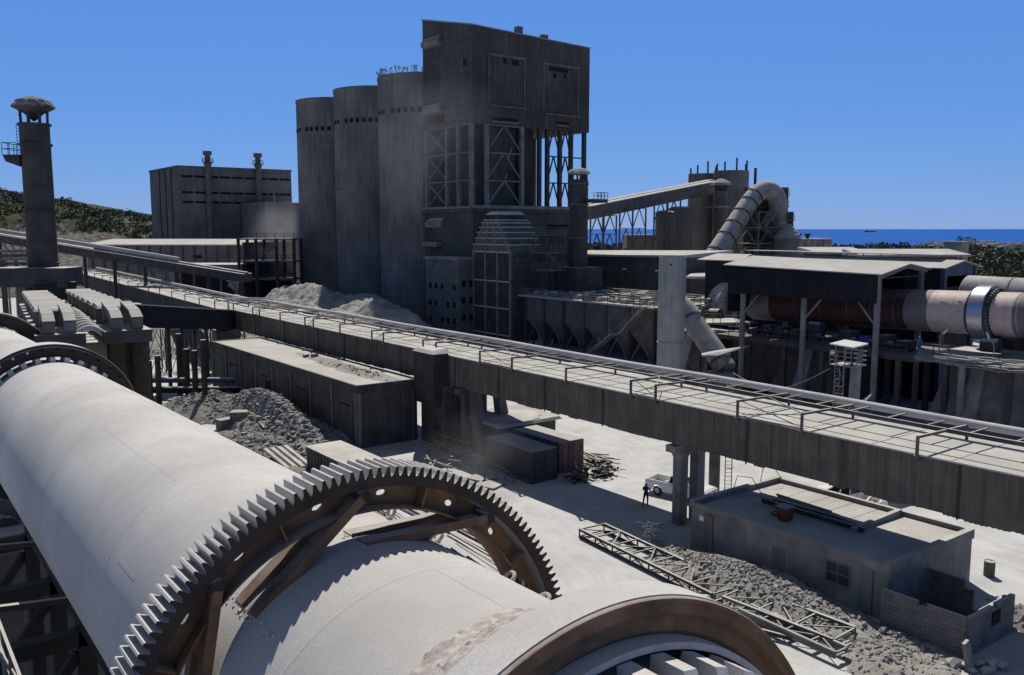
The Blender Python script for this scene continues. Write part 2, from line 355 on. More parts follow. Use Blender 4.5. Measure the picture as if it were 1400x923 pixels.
# hill
def hillh(X,Y):
    cr=21+.082*max(0,-120-X)+ (0 if X<-150 else -(X+150)*.25)
    cr=16.8+max(0,(-135-X))*.206 if X<-135 else max(0,16.8-(X+135)*.3)
    cr+=2.2*noise.noise(V((X*.02,0,0)))
    t=(Y-395)/75.; s=math.exp(-t*t) if Y<395 else 1-.25*min(1,(Y-395)/200)
    return max(-.5,cr*s+ (1.8*noise.noise(V((X*.05,Y*.05,1)))+1.1*noise.noise(V((X*.15,Y*.15,2))) +.5*noise.noise(V((X*.4,Y*.4,5))))*min(1,cr/10))
mb=MB(); nx,ny=190,80; vs=[];fs=[]
for j in range(ny+1):
    for i in range(nx+1):
        X=-520+460*i/nx; Y=255+(330*(j/ny)); vs.append(campoly([(X,Y)],hillh(X,Y)-.3)[0])
for j in range(ny):
    for i in range(nx): q=j*(nx+1)+i; fs.append((q,q+1,q+nx+2,q+nx+1))
mb.add(vs,fs); struct('hill',mb,'hill',smooth=True)
def leafclump(mb,c,r,n,sz,sq=.8):
    for _ in range(n):
        d=V((random.gauss(0,1),random.gauss(0,1),random.gauss(0,1))).normalized()*r*random.random()**.4; d.z*=sq
        p=c+d; u=V((random.gauss(0,1),random.gauss(0,1),random.gauss(0,1))).normalized(); v=u.cross(V((random.gauss(0,1),random.gauss(0,1),.5))).normalized()
        s=sz*random.uniform(.6,1.3); mb.add([p-u*s-v*s,p+u*s-v*s*.7,p+u*s*.8+v*s,p-u*s+v*s*.8],[(0,1,2,3)])
random.seed(11); mb=MB()
for _ in range(2300):
    X=random.uniform(-420,-110); Y=random.gauss(372,34)
    if Y>430 or Y<285: continue
    h=hillh(X,Y)
    if h<6: continue
    if Y<352 and random.random()<.8: continue
    r=random.uniform(1.0,3.0)*(1.15 if Y>360 else .6); leafclump(mb,V(campoly([(X,Y)],h+r*.2)[0]),r,44,r*.12,.65)
tag(mb.build('bushes','leaf_d'),'dark green bushes along the rocky hillside','bushes',kind='stuff')
# far wood and scrub
random.seed(12); mb=MB()
for _ in range(2300):
    Y=random.choice([random.uniform(335,520),random.uniform(520,860),random.uniform(330,700)]); X=random.uniform(.02,.72)*Y
    if X>Y*.55 and 560<Y: 
        if random.random()<.8: continue
    if Y<420 and random.random()<.15+.35*(noise.noise(V((X*.02,Y*.02,0)))>.1): continue
    r=random.uniform(2.2,4.6)*(.85 if Y<500 else 1.25); leafclump(mb,V(campoly([(X,Y)],r*.6)[0]),r,34,r*.18,.8)
for _ in range(260):
    Y=random.uniform(600,850); X=random.uniform(-.05,.16)*Y; r=random.uniform(2.5,5); leafclump(mb,V(campoly([(X,Y)],r*.7)[0]),r,20,r*.28,.9)
tag(mb.build('woodland','leaf_d'),'dark green scrub woodland between the plant and the sea','woodland',kind='stuff')
random.seed(13)
for i in range(70):
    Y=random.uniform(690,880); X=Y*random.uniform(.46,.63); s=random.uniform(5,12); h=random.uniform(3,8)
    c=campoly([(X,Y)],-.3)[0]; mb=MB().box(c[0]-s,c[1]-s*.7,-.4,c[0]+s,c[1]+s*.7,h).box(c[0]-s*.4,c[1]-s*.3,h,c[0]+s*.2,c[1]+s*.3,h+1.6)
    tag(mb.build('house','house',org=c),'small pale flat roofed house of the far coastal town','house','houses of the far town by the sea')
# ship on the horizon
c=P(1190,317.3,z=-1.2); t=thing('cargo_ship','dark cargo ship far out on the sea near the horizon','ship',c)
u=V((.8,-.6,0)); vv=V((.6,.8,0))
def shipbox(x0,x1,z0,z1,wd=9,bow=0):
    lo=[c+u*x0-vv*wd,c+u*x1-vv*wd*.3,c+u*x1+vv*wd*.3,c+u*x0+vv*wd]; hi=[p+V((0,0,z1-z0)) for p in lo]; hi[1]+=u*bow; hi[2]+=u*bow
    return MB().hexa([p+V((0,0,z0)) for p in lo],[p+V((0,0,z0)) for p in hi])
shipbox(-38,38,0,6,10,5).build('hull','steel_d',t); shipbox(-33,-22,6,13,8).build('bridge_house','steel',t)
for x in (-5,15): shipbox(x,x+1.2,6,11,1).build('mast','steel_d',t)
# ================================================================== NEAR KILN
KO=V((4.66,-.219,14.2545)); KA=V((.0129,.99954,-.0276)).normalized(); K1=V((KA.y,-KA.x,0)).normalized(); K2=K1.cross(KA); K2=K2 if K2.z>0 else -K2
def K(s,r,deg,o=KO): t=R(deg); return o+KA*s+(K1*math.cos(t)+K2*math.sin(t))*r
kl=thing('rotary_kiln','huge dust-coated rotary kiln in the foreground with a toothed girth gear','rotary kiln',KO)
mb=MB(); mb.lathe([(-14,2.2),(75,2.2)],KO,KA,128)
mb.build('shell','dusty',kl,smooth=True)
for s in (8.25,14.6,20.4,26.2,38,44):
    MB().lathe([(s-.04,2.199),(s-.015,2.205),(s+.015,2.205),(s+.04,2.199)],KO,KA,128).build('weld_seam','dusty',kl,smooth=True)
random.seed(5)
for s0,s1,d in ((6.0,8.25,84),(8.25,14.6,60),(14.6,20.4,112),(20.4,26.2,70),(11.0,12.4,141),(13.1,14.1,150)):
    a,b_=K(s0,2.199,d),K(s1,2.199,d); MB().bar(a,b_,.06,.006,upv=(K1*math.cos(R(d))+K2*math.sin(R(d)))).build('weld_seam','dusty',kl,smooth=True)
def ringprof(mbx,prof,n=128,o=KO): return mbx.lathe(prof,o,KA,n,close=True)
def tyre_ring(parent,s0,s1,ri,ro,m='rust',o=KO,name='riding_ring',k=.05):
    return ringprof(MB(),[(s0,ri),(s0,ro-.10),(s0+.03,ro-.075),(s0+.01,ro-.03),(s0+k,ro),(s1-k,ro),(s1,ro-.05),(s1,ri)],o=o).build(name,m,parent,smooth=True)
def chocks(parent,s0,s1,r0,r1,step,m,wd=.2,o=KO,ph=0,slope=True):
    for i in range(int(360/step)):
        d=i*step+ph; rad=(K1*math.cos(R(d))+K2*math.sin(R(d))); tan=(-K1*math.sin(R(d))+K2*math.cos(R(d)))
        b0=o+rad*(r0-.03); h=r1-r0+.03; w=wd/2; mm=(s0+(s1-s0)*.35)
        pl=[(s0,0),(s1,0),(s1,h),(mm if slope else s0,h)]
        A=[b0+KA*s+rad*z-tan*w for s,z in pl]; B=[b0+KA*s+rad*z+tan*w for s,z in pl]
        x=MB(); x.add(A+B,[(0,1,2,3),(7,6,5,4)]+[(j,j+4,(j+1)%4+4,(j+1)%4) for j in range(4)]); x.build('retaining_block',m,parent)
mb=MB()   # body of near riding ring: dished face
ringprof(mb,[(5.22,2.40),(5.10,2.55),(5.13,2.66),(5.05,2.72),(5.08,2.80),(5.05,2.84),(5.07,2.85),(5.50,2.85),(5.52,2.83),(5.52,2.40)]); tn=mb.build('riding_ring','rust',kl,smooth=True)
ringprof(MB(),[(5.10,2.849),(5.10,2.862),(5.50,2.862),(5.50,2.849)]).build('dust_cover','dusty',tn,smooth=True)
tn['label']='rust brown riding ring nearest the camera'
mb=MB(); ringprof(mb,[(4.95,2.44),(4.95,2.50),(5.06,2.51),(5.3,2.51),(5.3,2.44)]); mb.build('sleeve','dusty',tn,smooth=True)
chocks(tn,4.4,4.96,2.2,2.42,9,'dusty',.15)
mb=MB(); prof=[(5.51,2.855),(5.56,2.78),(5.66,2.5),(5.8,2.32),(6.0,2.24),(6.3,2.195)]
prof=[(5.49,2.86)]+[(5.51+1.35*(u:=k/18),2.175+.68*(1-u)**1.35) for k in range(19)]
mb.lathe(prof,KO,KA,360)
for q,v in enumerate(mb.v):
    ax_=KO+KA*((v-KO).dot(KA)); rd=(v-ax_).normalized(); u=min(1,max(0,((v-KO).dot(KA)-5.5)*6)); mb.v[q]=v+rd*u*(.04*noise.noise(v*3.)+.05*noise.noise(v*9)+.03*noise.noise(v*25))
mb.build('dust_fillet','fillet',kl,smooth=True)
tf=tyre_ring(kl,33.0,33.9,2.36,2.78,'rust_d',k=.02); tf['label']='dark riding ring beyond the gear, bored with small holes'
mb=MB()
ringprof(mb,[(33.0,2.785),(33.0,2.80),(33.9,2.80),(33.9,2.785)]); mb.build('dust_cover','dusty',tf,smooth=True)
chocks(tf,32.75,33.6,2.2,2.37,11,'dusty',.16,slope=False); 
for i in range(36):
    p=K(32.97,2.62,i*10+4); mb=MB().tube(p,p+KA*.05,.045,n=10); mb.build('bolt_hole','dusty' if i in (10,11,12) else 'black',tf)
# third ring far
tg=tyre_ring(kl,52,53.2,2.25,2.95,'rust_d'); tg['label']='farthest dark ring at the left edge'
# girth gear ------------------------------------------------------
gr=thing('girth_gear','x','x',KO); del gr['label']; del gr['category']; bpy.data.objects.remove(gr)
NT=160; S0,S1=9.45,10.05
def gear_mesh():
    mb=MB(); outer=[]
    p=360/NT
    for i in range(NT):
        a=i*p
        for f,r in ((.0,3.012),(.08,3.0),(.16,3.012),(.26,3.06),(.33,3.105),(.40,3.125),(.64,3.125),(.71,3.105),(.78,3.06),(.90,3.025)): outer.append((a+f*p,r))
    n=len(outer); rin=2.88; vs=[]
    for s in (S0,S1):
        vs+=[K(s,r,d) for d,r in outer]; vs+=[K(s,rin,d) for d,r in outer]
    fs=[]
    for i in range(n):
        j=(i+1)%n
        fs+=[(i,j,n+j,n+i),(2*n+i,3*n+i,3*n+j,2*n+j),(i,2*n+i,2*n+j,j),(n+i,n+j,3*n+j,3*n+i)]
    mb.add(vs,fs); return mb
gg=gear_mesh().build('girth_gear','rust_d',kl); gg.data.materials.append(M['dusty'])
for pl in gg.data.polygons:     # the tooth flanks carry settled dust; the cut faces stay bare
    if abs(pl.normal.dot(KA))<.5: pl.material_index=1
gg['label']='large toothed girth gear ring with dusty teeth and rusty web'
# web with oval holes, and inner flange
mb=MB(); sec=24; sm=9.75; th=.035
def webpatch(mb,d0,d1,r0,r1,hole):
    n=24; ob=[]; ib=[]
    for k in range(n):
        t=2*PI*k/n+PI/4; cx,cy=math.cos(t),math.sin(t); m_=max(abs(cx),abs(cy)); ob.append((cx/m_,cy/m_)); ib.append((cx*hole[0],cy*hole[1]))
    def mp(u,v): return (d0+(d1-d0)*(u+1)/2, r0+(r1-r0)*(v+1)/2)
    vs=[]
    for s in (sm-th,sm+th):
        vs+=[K(s,mp(*q)[1],mp(*q)[0]) for q in ob]; vs+=[K(s,mp(*q)[1],mp(*q)[0]) for q in ib]
    fs=[]
    for k in range(n):
        j=(k+1)%n; fs+=[(k,j,n+j,n+k),(2*n+k,3*n+k,3*n+j,2*n+j),(n+k,n+j,3*n+j,3*n+k)]
    mb.add(vs,fs)
r0,r1=2.58,2.90
for i in range(9):
    b0=i*40+12
    webpatch(mb,b0+5,b0+13,r0,r1,(.40,.27)); webpatch(mb,b0+27,b0+35,r0,r1,(.40,.27))
    for k in range(12):
        d0=b0-5+(k if k<5 else (k-5+9 if k<10 else 0))*2; d0={0:b0-5,1:b0-3,2:b0-1,3:b0+1,4:b0+3,5:b0+13,6:b0+15.33,7:b0+17.67,8:b0+20,9:b0+22.33,10:b0+24.67,11:0}[k]
        if k==11: continue
        d1=d0+(2 if k<5 else 2.34); vs=[K(s,r,d) for s in (sm-th,sm+th) for r,d in ((r0,d0),(r0,d1),(r1,d1),(r1,d0))]
        mb.add(vs,[(0,1,2,3),(7,6,5,4)])
mb.build('gear_web','rust',gg,smooth=True)
mb=MB(); ringprof(mb,[(9.50,2.575),(9.50,2.60),(10.0,2.60),(10.0,2.575)]); mb.build('inner_flange','rust',gg,smooth=True)
for i in range(9):
    d=i*40-8; MB().bar(K(sm-.13,2.59,d),K(sm-.13,2.90,d),.16,.025).build('web_rib','rust',gg)
for i in range(9):
    d=i*40+12
    for sg in (-1,1):
        s=sm+sg*.20; p=K(s,2.80,d-1); q=K(s,2.19,d+39)
        rad=(K1*math.cos(R(d))+K2*math.sin(R(d)))
        sp=MB().bar(p,q,.26,.05,upv=KA.cross((q-p))); x=sp.bar(p+(q-p)*.02-KA*.13,q-KA*.13,.03,.11,upv=KA.cross(q-p)).build('spring_plate','rust',kl)
        MB().tube(K(s-.14,2.80,d-1),K(s+.14,2.80,d-1),.085,n=20).build('pivot_pin','rust_d',x,smooth=True)
    for k in range(2):
        e=K(sm+.35+.3*k,2.2,d+38); rad2=(e-(KO+KA*(sm+.35+.3*k))).normalized()
# dust drifts caught against the spring plate feet and lifting lugs
random.seed(21); mb=MB()
for i in range(9):
    d=i*40+12+40
    for k in range(120):
        s=sm+random.uniform(-.9,.9); mb.blob(K(s,2.195,d+random.gauss(0,1.2)),random.uniform(.008,.03),(1,1,.8),.3)
mb.build('dust_clods','dusty',kl)['kind']='stuff'
for s,d in ((10.4,48),(10.9,62),(9.0,40),(8.4,36),(9.6,66),(8.9,150)):
    rad=(K1*math.cos(R(d))+K2*math.sin(R(d))); p=K(s,2.20,d)
    pts=[p+rad*.11+ (KA*math.cos(t)+rad*math.sin(t))*.085 for t in [2*PI*j/14 for j in range(15)]]
    MB().path(pts,.028,8,False).build('lifting_lug','dusty',kl,smooth=True)
# kiln piers
def pier(px_b,w,nm,lab,wa=3.4):
    ax=KO+KA*px_b; t=thing('kiln_pier',lab,'pier',(ax.x,ax.y,0),'concrete piers under the near kiln')
    zt=ax.z-3.6
    MB().hexa([(ax.x-wa,ax.y-w,0),(ax.x+wa,ax.y-w,0),(ax.x+wa,ax.y+w,0),(ax.x-wa,ax.y+w,0)],[(ax.x-wa*.8,ax.y-w*.8,zt),(ax.x+wa*.8,ax.y-w*.8,zt),(ax.x+wa*.8,ax.y+w*.8,zt),(ax.x-wa*.8,ax.y+w*.8,zt)]).build('pier_body','conc_d',t)  # dark concrete puts the shade under the kiln into the colour
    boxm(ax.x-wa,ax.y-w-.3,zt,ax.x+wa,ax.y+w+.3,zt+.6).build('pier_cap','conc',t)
    for sg in (-1,1):
        c=ax+K1*sg*1.75-K2*2.85; rl=MB().tube(c-KA*.55,c+KA*.55,.62,n=28).build('support_roller','steel',t,smooth=True)
        MB().tube(c-KA*1.0,c+KA*1.0,.14,n=12).build('axle','steel_d',rl,smooth=True)
        for s in (-.85,.85): MB().hexa([c+KA*(s-.15)+V((x,y,zt+.6-c.z)) for x,y in ((-.5,0),(.5,0),(.5,.3),(-.5,.3))],[c+KA*(s-.15)+V((x,y,.1)) for x,y in ((-.25,0),(.25,0),(.25,.3),(-.25,.3))]).build('bearing_housing','steel_d',rl)
pier(5.4,1.8,'a','concrete kiln pier under the nearest rust brown riding ring')
pier(33.4,1.8,'b','concrete kiln pier under the far dark riding ring with holes')
pier(13.0,1.3,'c','dark concrete pier under the kiln just beyond the girth gear',2.6)
pier(47.6,1.8,'d','concrete kiln pier at the far left end of the kiln')
# dark steel frame under kiln (lower left)
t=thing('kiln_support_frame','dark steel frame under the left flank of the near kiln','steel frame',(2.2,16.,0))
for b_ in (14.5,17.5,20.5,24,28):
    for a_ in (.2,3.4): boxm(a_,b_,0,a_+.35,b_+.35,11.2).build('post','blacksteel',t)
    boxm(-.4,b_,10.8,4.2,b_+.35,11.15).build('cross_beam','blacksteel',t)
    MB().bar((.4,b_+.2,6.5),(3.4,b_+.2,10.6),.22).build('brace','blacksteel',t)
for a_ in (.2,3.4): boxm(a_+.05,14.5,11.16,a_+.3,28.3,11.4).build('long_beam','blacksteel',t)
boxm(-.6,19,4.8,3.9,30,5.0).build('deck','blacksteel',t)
random.seed(4)
for k in range(8):
    z=7.0+k*.42; MB().path([(-.8+.3*random.random(),13+k*.2,z),(.6,20,z+random.uniform(-.3,.3)),(.9+.2*k*.2,29,z)],random.uniform(.04,.14),8).build('pipe','blacksteel',t,smooth=True)
# walkway at far lower left
WB=P(0,860,z=13.2)
t=thing('kiln_walkway','narrow dusty grating walkway with a bent handrail at the lower left corner','walkway',(1.2,14,12.0))
mb=MB()
for i in range(120): y=10+i*.11; mb.bar((-.1,y,13.0),(1.02,y,13.0),.018,.03)
for x in [-.1+.14*i for i in range(9)]: mb.bar((x,10,13.0),(x,23.2,13.0),.02,.05)
mb.build('grating','steel',t)
MB().path([(1.12,10,13.12),(1.16,15,13.13),(1.10,19,13.14),(1.12,23.4,13.12)],.06,10).build('edge_pipe','duct',t,smooth=True)
mb=MB(); random.seed(9)
for k in range(5):
    pts=[(1.38+.07*math.sin(y*1.3+k)+.03*k,y,13.2+.10*math.sin(y*.9+k*2)+.05*k) for y in [10+.7*j for j in range(19)]]
    mb.path(pts,.02+.012*random.random(),6)
mb.build('cable_bundle','steel',t,smooth=True)
rail(MB(),[(1.45,10.,12.9),(1.45,23.2,12.9)],.9,2.2,.045).build('handrail','steel',t)
for y in (11,15,19,23): MB().bar((-.2,y,12.9),(4.2,y,12.4),.12).build('bracket','steel_d',t)
# ================================================================== CONVEYOR GALLERY
g=thing('conveyor_gallery','long corrugated conveyor gallery with a dusty roof crossing the yard on concrete columns','conveyor gallery',(43,60,0))
A0,A1,ZB,ZT=43.,48.7,5.78,8.5; AW=47.1
def corr(a,b0,b1,zb,zt,zt2=None,rag=.12,amp=.06,pit=.27,zb2=None):
    mb=MB(); b=b0; zt2=zt if zt2 is None else zt2; zb2=zb if zb2 is None else zb2
    pr=random.uniform(-rag,rag); nextp=b0; pts=[]
    while b<b1:
        if b>=nextp: pr=random.uniform(-rag,rag*.6); nextp+=1.08; off=random.uniform(-.03,.03); 0
        for f,d in ((0,0),(.25,amp),(.5,amp),(.75,-amp*.6)): pts.append((b+f*pit,a+d+off,pr))
        b+=pit
    prev=None
    for p in pts:
        if p is None: 
            if prev: prev=(prev[0]+.02,prev[1]-.012,prev[2])
            prev=None; continue
        if prev:
            def z(bb,l,h): t=(bb-b0)/(b1-b0); return l+(h-l)*t
            mb.add([(prev[1],prev[0],z(prev[0],zb,zb2)+prev[2]),(p[1],p[0],z(p[0],zb,zb2)+p[2]),(p[1],p[0],z(p[0],zt,zt2)),(prev[1],prev[0],z(prev[0],zt,zt2))],[(0,1,2,3)])
        prev=p
    return mb
random.seed(2)
B0,B1=8,126
corr(A0,B0,B1,ZB,ZT).build('corrugated_wall','corr',g)
corr(AW,B0,B1,ZB,ZT,pit=.5).build('corrugated_wall','corr',g)
corr(A0,B1,236,ZB-.2,ZT-.4,9.7,pit=1.0,zb2=6.8,amp=.05).build('corrugated_wall','steel_d',g)
corr(AW,B1,236,ZB-.2,ZT-.4,9.7,pit=1.0,zb2=6.8,amp=.05).build('corrugated_wall','steel_d',g)
mb=MB(); boxes=[]
mb.hexa([(A0-.12,B0,ZT),(A1+.12,B0,ZT),(A1+.12,B1,ZT),(A0-.12,B1,ZT)],[(A0-.08,B0,ZT+.07),(A1+.08,B0,ZT+.07),(A1+.08,B1,ZT+.07),(A0-.08,B1,ZT+.07)])
mb.hexa([(A0-.1,B1,ZT-.4),(A1+.1,B1,ZT-.4),(A1+.1,236,9.7),(A0-.1,236,9.7)],[(A0-.1,B1,ZT-.33),(A1+.1,B1,ZT-.33),(A1+.1,236,9.77),(A0-.1,236,9.77)])
mb.build('roof','roofw',g)
mb=MB()
for k in range(int((B1-B0)/4.3)): mb.box(A0+.02,B0+k*4.3,ZT+.07,A1-.02,B0+k*4.3+.04,ZT+.09)
mb.box(A0+.75,B0,ZT+.07,A0+.79,B1,ZT+.105)
mb.build('roof_seams','roof',g)
mb=MB(); 
for b_ in range(int(B0),int(B1),2): mb.bar((A0+.1,b_,ZT-.1),(A1-.1,b_,ZT-.1),.1)
mb.box(A0+.1,B0,ZB+.05,AW-.1,B1,ZB+.2); mb.build('floor','steel_d',g)
mb=MB(); mb.box(A0+.10,B0,ZB-.02,A0+.3,B1,ZB+.3).box(AW-.3,B0,ZB-.02,AW-.1,B1,ZB+.3).build('bottom_chord','steel_d',g)
for b_ in (14,39.5,65.5,97,130,165,200):
    for a_ in (43.9,45.6):
        mb=MB(); w=.36
        mb.box(a_-w,b_-w,0,a_+w,b_+w,4.7); mb.hexa([(a_-w,b_-w,4.7),(a_+w,b_-w,4.7),(a_+w,b_+w,4.7),(a_-w,b_+w,4.7)],[(a_-w-.22,b_-w-.1,5.15),(a_+w+.22,b_-w-.1,5.15),(a_+w+.22,b_+w+.1,5.15),(a_-w-.22,b_+w+.1,5.15)])
        mb.build('column','conc_l' if b_<60 else 'conc',g)
    boxm(42.85,b_-.42,5.15,47.6,b_+.42,5.62).build('crosshead','conc_l' if b_<60 else 'conc',g)
for a_ in (44.,46.6): # raking leg by the transfer hopper
    MB().hexa([(a_-.5,62.2,0),(a_+.5,62.2,0),(a_+.5,63.6,0),(a_-.5,63.6,0)],[(a_-.4,64.0,5.7),(a_+.4,64.0,5.7),(a_+.4,64.7,5.7),(a_-.4,64.7,5.7)]).build('raking_leg','conc',g)
for b_ in (20.4,26.8,33.3,46.2,52.9,59.1,65.8,75.5,85.2,95,105,115): MB().box(A0-.10,b_,ZB-.1,A0-.065,b_+.09,ZT-.02).build('sheet_joint','steel_d',g)
# hanging ladder & vents on near wall
MB().box(42.86,88.0,ZB-.5,42.97,88.5,ZT).build('wall_post','steel_d',g); ladder(MB(),(42.9,80.5,5.9),2.6,.4,(0,1,0)).build('ladder','steel',g)
# pipe rack on the gallery roof
pr=thing('pipeline','thick dusty pipe on a steel rack running along the gallery roof','pipeline',(48,60,8.5))
zp=9.5
def zpipe(b): return zp+.03*math.sin(b*.21)+ (0 if b<B1 else (b-B1)*.0112-.25)
MB().path([(48.15+.03*math.sin(b*.5),b,zpipe(b)) for b in range(8,128,3)]+[(48.15,b,zpipe(b)+.02) for b in range(131,236,8)],.235,14).build('pipe','dusty',pr,smooth=True)
MB().path([(45.75,b,zpipe(b)-.02) for b in range(8,236,4)],.085,8).build('rail_tube','steel_d',pr,smooth=True)
posts=[13.0,15.6,22.62,29.46,34.04,40.93,43.3,50.28,57.13,61.75,68.87,71.21,79,81.5,89,96,98.4,106,113,115.5,123]+[131+7.3*i for i in range(14)]
for i,b_ in enumerate(posts):
    z0=ZT-.12 if b_<B1 else ZT-.45+(b_-B1)*.0118; z=zpipe(b_)
    mb=MB(); mb.bar((A0-.16,b_,z0),(A0-.16,b_,z),.13).bar((A0-.22,b_,z),(48.3,b_,z-.12),.11,.14).box(A0-.26,b_-.14,z0-.1,A0+.12,b_+.14,z0+.12); mb.bar((48.0,b_,z0),(48.0,b_,z-.15),.12)
    mb.build('rack_bracket','steel',pr)
for i,(p,q) in enumerate(zip(posts,posts[1:])):
    if q-p<5.2:
        z=zpipe(p); mb=MB().bar((A0-.1,p,ZT+.2),(A0+.3,q,z-.05),.05).bar((A0-.1,p,z-.05),(A0+.3,q,ZT+.15),.05).bar((A0-.12,p,ZT+.12),(A0-.12,q,ZT+.12),.06).bar((A0-.1,p,z),(45.7,q,z),.05); mb.build('cross_brace','steel',pr)
b_=10.
while b_<235:
    z=zpipe(b_)-.03; MB().bar((45.75,b_,z),(48.35,b_,z),.075).build('rung','steel',pr); b_+=2.3 if b_<60 else 3.1
MB().path([(42.75,124.8,5.2),(42.75,124.8,9.7),(42.9,124.8,10.0),(43.2,124.6,10.15),(46.8,120.,10.2),(47.4,119.6,10.0)],.13,10).build('riser_pipe','dusty',pr,smooth=True)
# ================================================================== LONG LOW BUILDING
t=thing('substation_building','long low dark concrete building with a dusty flat roof beneath the gallery','building',(39,91,0))
a0,a1,b0,b1,zt=35.8,42.1,71.2,111.,5.75
boxm(a0,b0,0,a1,b1,zt).build('wall','conc_d',t)
mb=MB().box(a0-.12,b0-.12,zt-.55,a1+.1,b0+.12,zt+.16).box(a0-.12,b1-.12,zt-.55,a1+.1,b1+.12,zt+.16).box(a0-.12,b0+.12,zt-.55,a0+.12,b1-.12,zt+.16).box(a1-.12,b0+.12,zt-.3,a1+.1,b1-.12,zt+.16)
pw=mb.build('parapet','coping',t)
boxm(a0+.1,b0+.1,zt,a1-.1,b1-.1,zt+.09).build('roof','roofw',t)
for k in range(9):
    y=b0+.15+k*(b1-b0-.3)/8; boxm(a0-.16,y-.22,0,a0,y+.22,zt-.56).build('pilaster','conc',t)
for k in range(8):
    y=b0+(k+.5)*(b1-b0)/8; MB().box(a0-.06,y-1.7,.6,a0+.02,y+1.7,zt-1.3).build('wall_panel','conc_d',t)
    if k%2==0: boxm(a0-.09,y-1.2,zt-2.0,a0-.05,y+1.0,zt-1.85).build('vent_slot','black',t)
boxm(a0-.1,91.2,0,a0-.02,93.,3.4).build('doorway','black',t)
boxm(a1-.6,b0-.14,0,a1-.4,b0-.02,zt-.6).build('downpipe','steel',t); boxm(a0+.02,b0-.16,0,a0+.3,b0-.02,zt-.6).build('corner_pilaster','conc_l',t)
heap('roof_rubble',39.6,79,1.3,9,.35,'heap','low line of broken rubble lying on the long dark building roof','rubble',3,40,stones=260,z0=zt+.08,rough=.1,srng=(.04,.14))
heap('roof_dust',40.3,84,1.2,12,.3,'heap','smooth strip of dust banked on the long dark building roof','dust',4,40,z0=zt+.08,rough=.08)
t=thing('broken_block','small broken concrete blocks left on the long dark building roof','concrete block',(40.2,90,zt+.1)); MB().hexa([(39.8,89.6,5.84),(40.6,89.7,5.84),(40.5,90.2,5.84),(39.8,90.1,5.84)],[(39.9,89.7,6.3),(40.5,89.8,6.35),(40.5,90.2,6.25),(39.8,90.1,6.3)]).build('block','conc_l',t); MB().hexa([(39.3,90.6,5.84),(39.9,90.7,5.84),(39.9,91.2,5.84),(39.3,91.1,5.84)],[(39.4,90.7,6.15),(39.9,90.8,6.2),(39.8,91.2,6.15),(39.3,91.1,6.15)]).build('block','conc',t)
# transfer hopper under the gallery
t=thing('transfer_hopper','dark concrete and sheet transfer hopper joined to the gallery flank with a dust cap','hopper',(43,69,0))
boxm(41.3,66.9,5.9,42.9,70.4,8.75).build('side_box','steel_d',t); MB().hexa([(41.2,66.8,8.75),(43.1,66.8,8.75),(43.1,70.5,8.75),(41.2,70.5,8.75)],[(41.5,67.3,9.05),(43,67.3,9.15),(43,70,9.15),(41.5,70,9.05)]).build('dust_cap','dusty',t)
MB().hexa([(41.6,67,3.9),(44,67,3.9),(44,70.4,3.9),(41.6,70.4,3.9)],[(41.3,66.9,5.9),(44.5,66.9,5.9),(44.5,70.4,5.9),(41.3,70.4,5.9)]).build('chute','steel_d',t)
boxm(42.2,66.5,0,46.5,70.6,5.7).build('base','conc_d',t); boxm(42.1,67.2,0,42.19,68.2,2.).build('doorway','black',t)
# ================================================================== YARD ITEMS
def container(x0,y0,x1,y1,z1,m,lab,rotz=0,long='y'):
    cx,cy=(x0+x1)/2,(y0+y1)/2; t=thing('shipping_container',lab,'container',(cx,cy,0),'old shipping containers under the gallery')
    mb=MB(); k=.14; ins=.04
    def wall(ax,c,lo,hi,z0,z1_,sg):
        n=int((hi-lo)/.28); 
        for i in range(n):
            u=lo+(hi-lo)*i/n; u1=lo+(hi-lo)*(i+.5)/n; u2=lo+(hi-lo)*(i+1)/n
            for p,q,o1,o2 in ((u,u1-.03,0,0),(u1-.03,u1,0,ins),(u1,u2-.03,ins,ins),(u2-.03,u2,ins,0)):
                if ax=='x': mb.quad((c-sg*o1,p,z0),(c-sg*o2,q,z0),(c-sg*o2,q,z1_),(c-sg*o1,p,z1_))
                else: mb.quad((p,c-sg*o1,z0),(q,c-sg*o2,z0),(q,c-sg*o2,z1_),(p,c-sg*o1,z1_))
    wall('x',x0,y0,y1,.12,z1-.1,-1); wall('x',x1,y0,y1,.12,z1-.1,1); wall('y',y1,x0,x1,.12,z1-.1,1)
    mb.build('wall',m,t)
    mb=MB()
    for x in (x0,x1):
        for y in (y0,y1): mb.box(x-.07,y-.07,0.05,x+.07,y+.07,z1)
        mb.box(x-.06,y0,z1-.12,x+.06,y1,z1-.005).box(x-.06,y0,.05,x+.06,y1,.2)
    for y in (y0,y1): mb.box(x0,y-.06,z1-.12,x1,y+.06,z1-.01).box(x0,y-.06,.05,x1,y+.06,.2)
    mb.build('frame',m,t)
    boxm(x0-.03,y0-.03,z1,x1+.03,y1+.03,z1+.03).build('roof','roofw',t)
    xm=(x0+x1)/2
    for a_,b_ in ((x0+.08,xm-.02),(xm+.02,x1-.08)):
        d=MB().box(a_,y0-.03,.2,b_,y0+.02,z1-.13); 
        for z in (.5,1.1,1.7): d.box(a_+.1,y0-.055,z,b_-.1,y0-.03,z+.3)
        dd=d.build('door',m,t)
        for x in (a_+.25,b_-.25): MB().tube((x,y0-.09,.15),(x,y0-.09,z1-.1),.02,n=8).build('lock_rod',m,dd)
    return t
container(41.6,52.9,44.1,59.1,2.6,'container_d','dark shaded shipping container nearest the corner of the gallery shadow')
container(45.3,53.9,47.8,60.1,2.6,'container','rust red shipping container with a white dusty roof and a sunlit end')
t=thing('storage_shed','low shed with a thick white dusty roof behind the two containers','shed',(47.3,63.5,0))
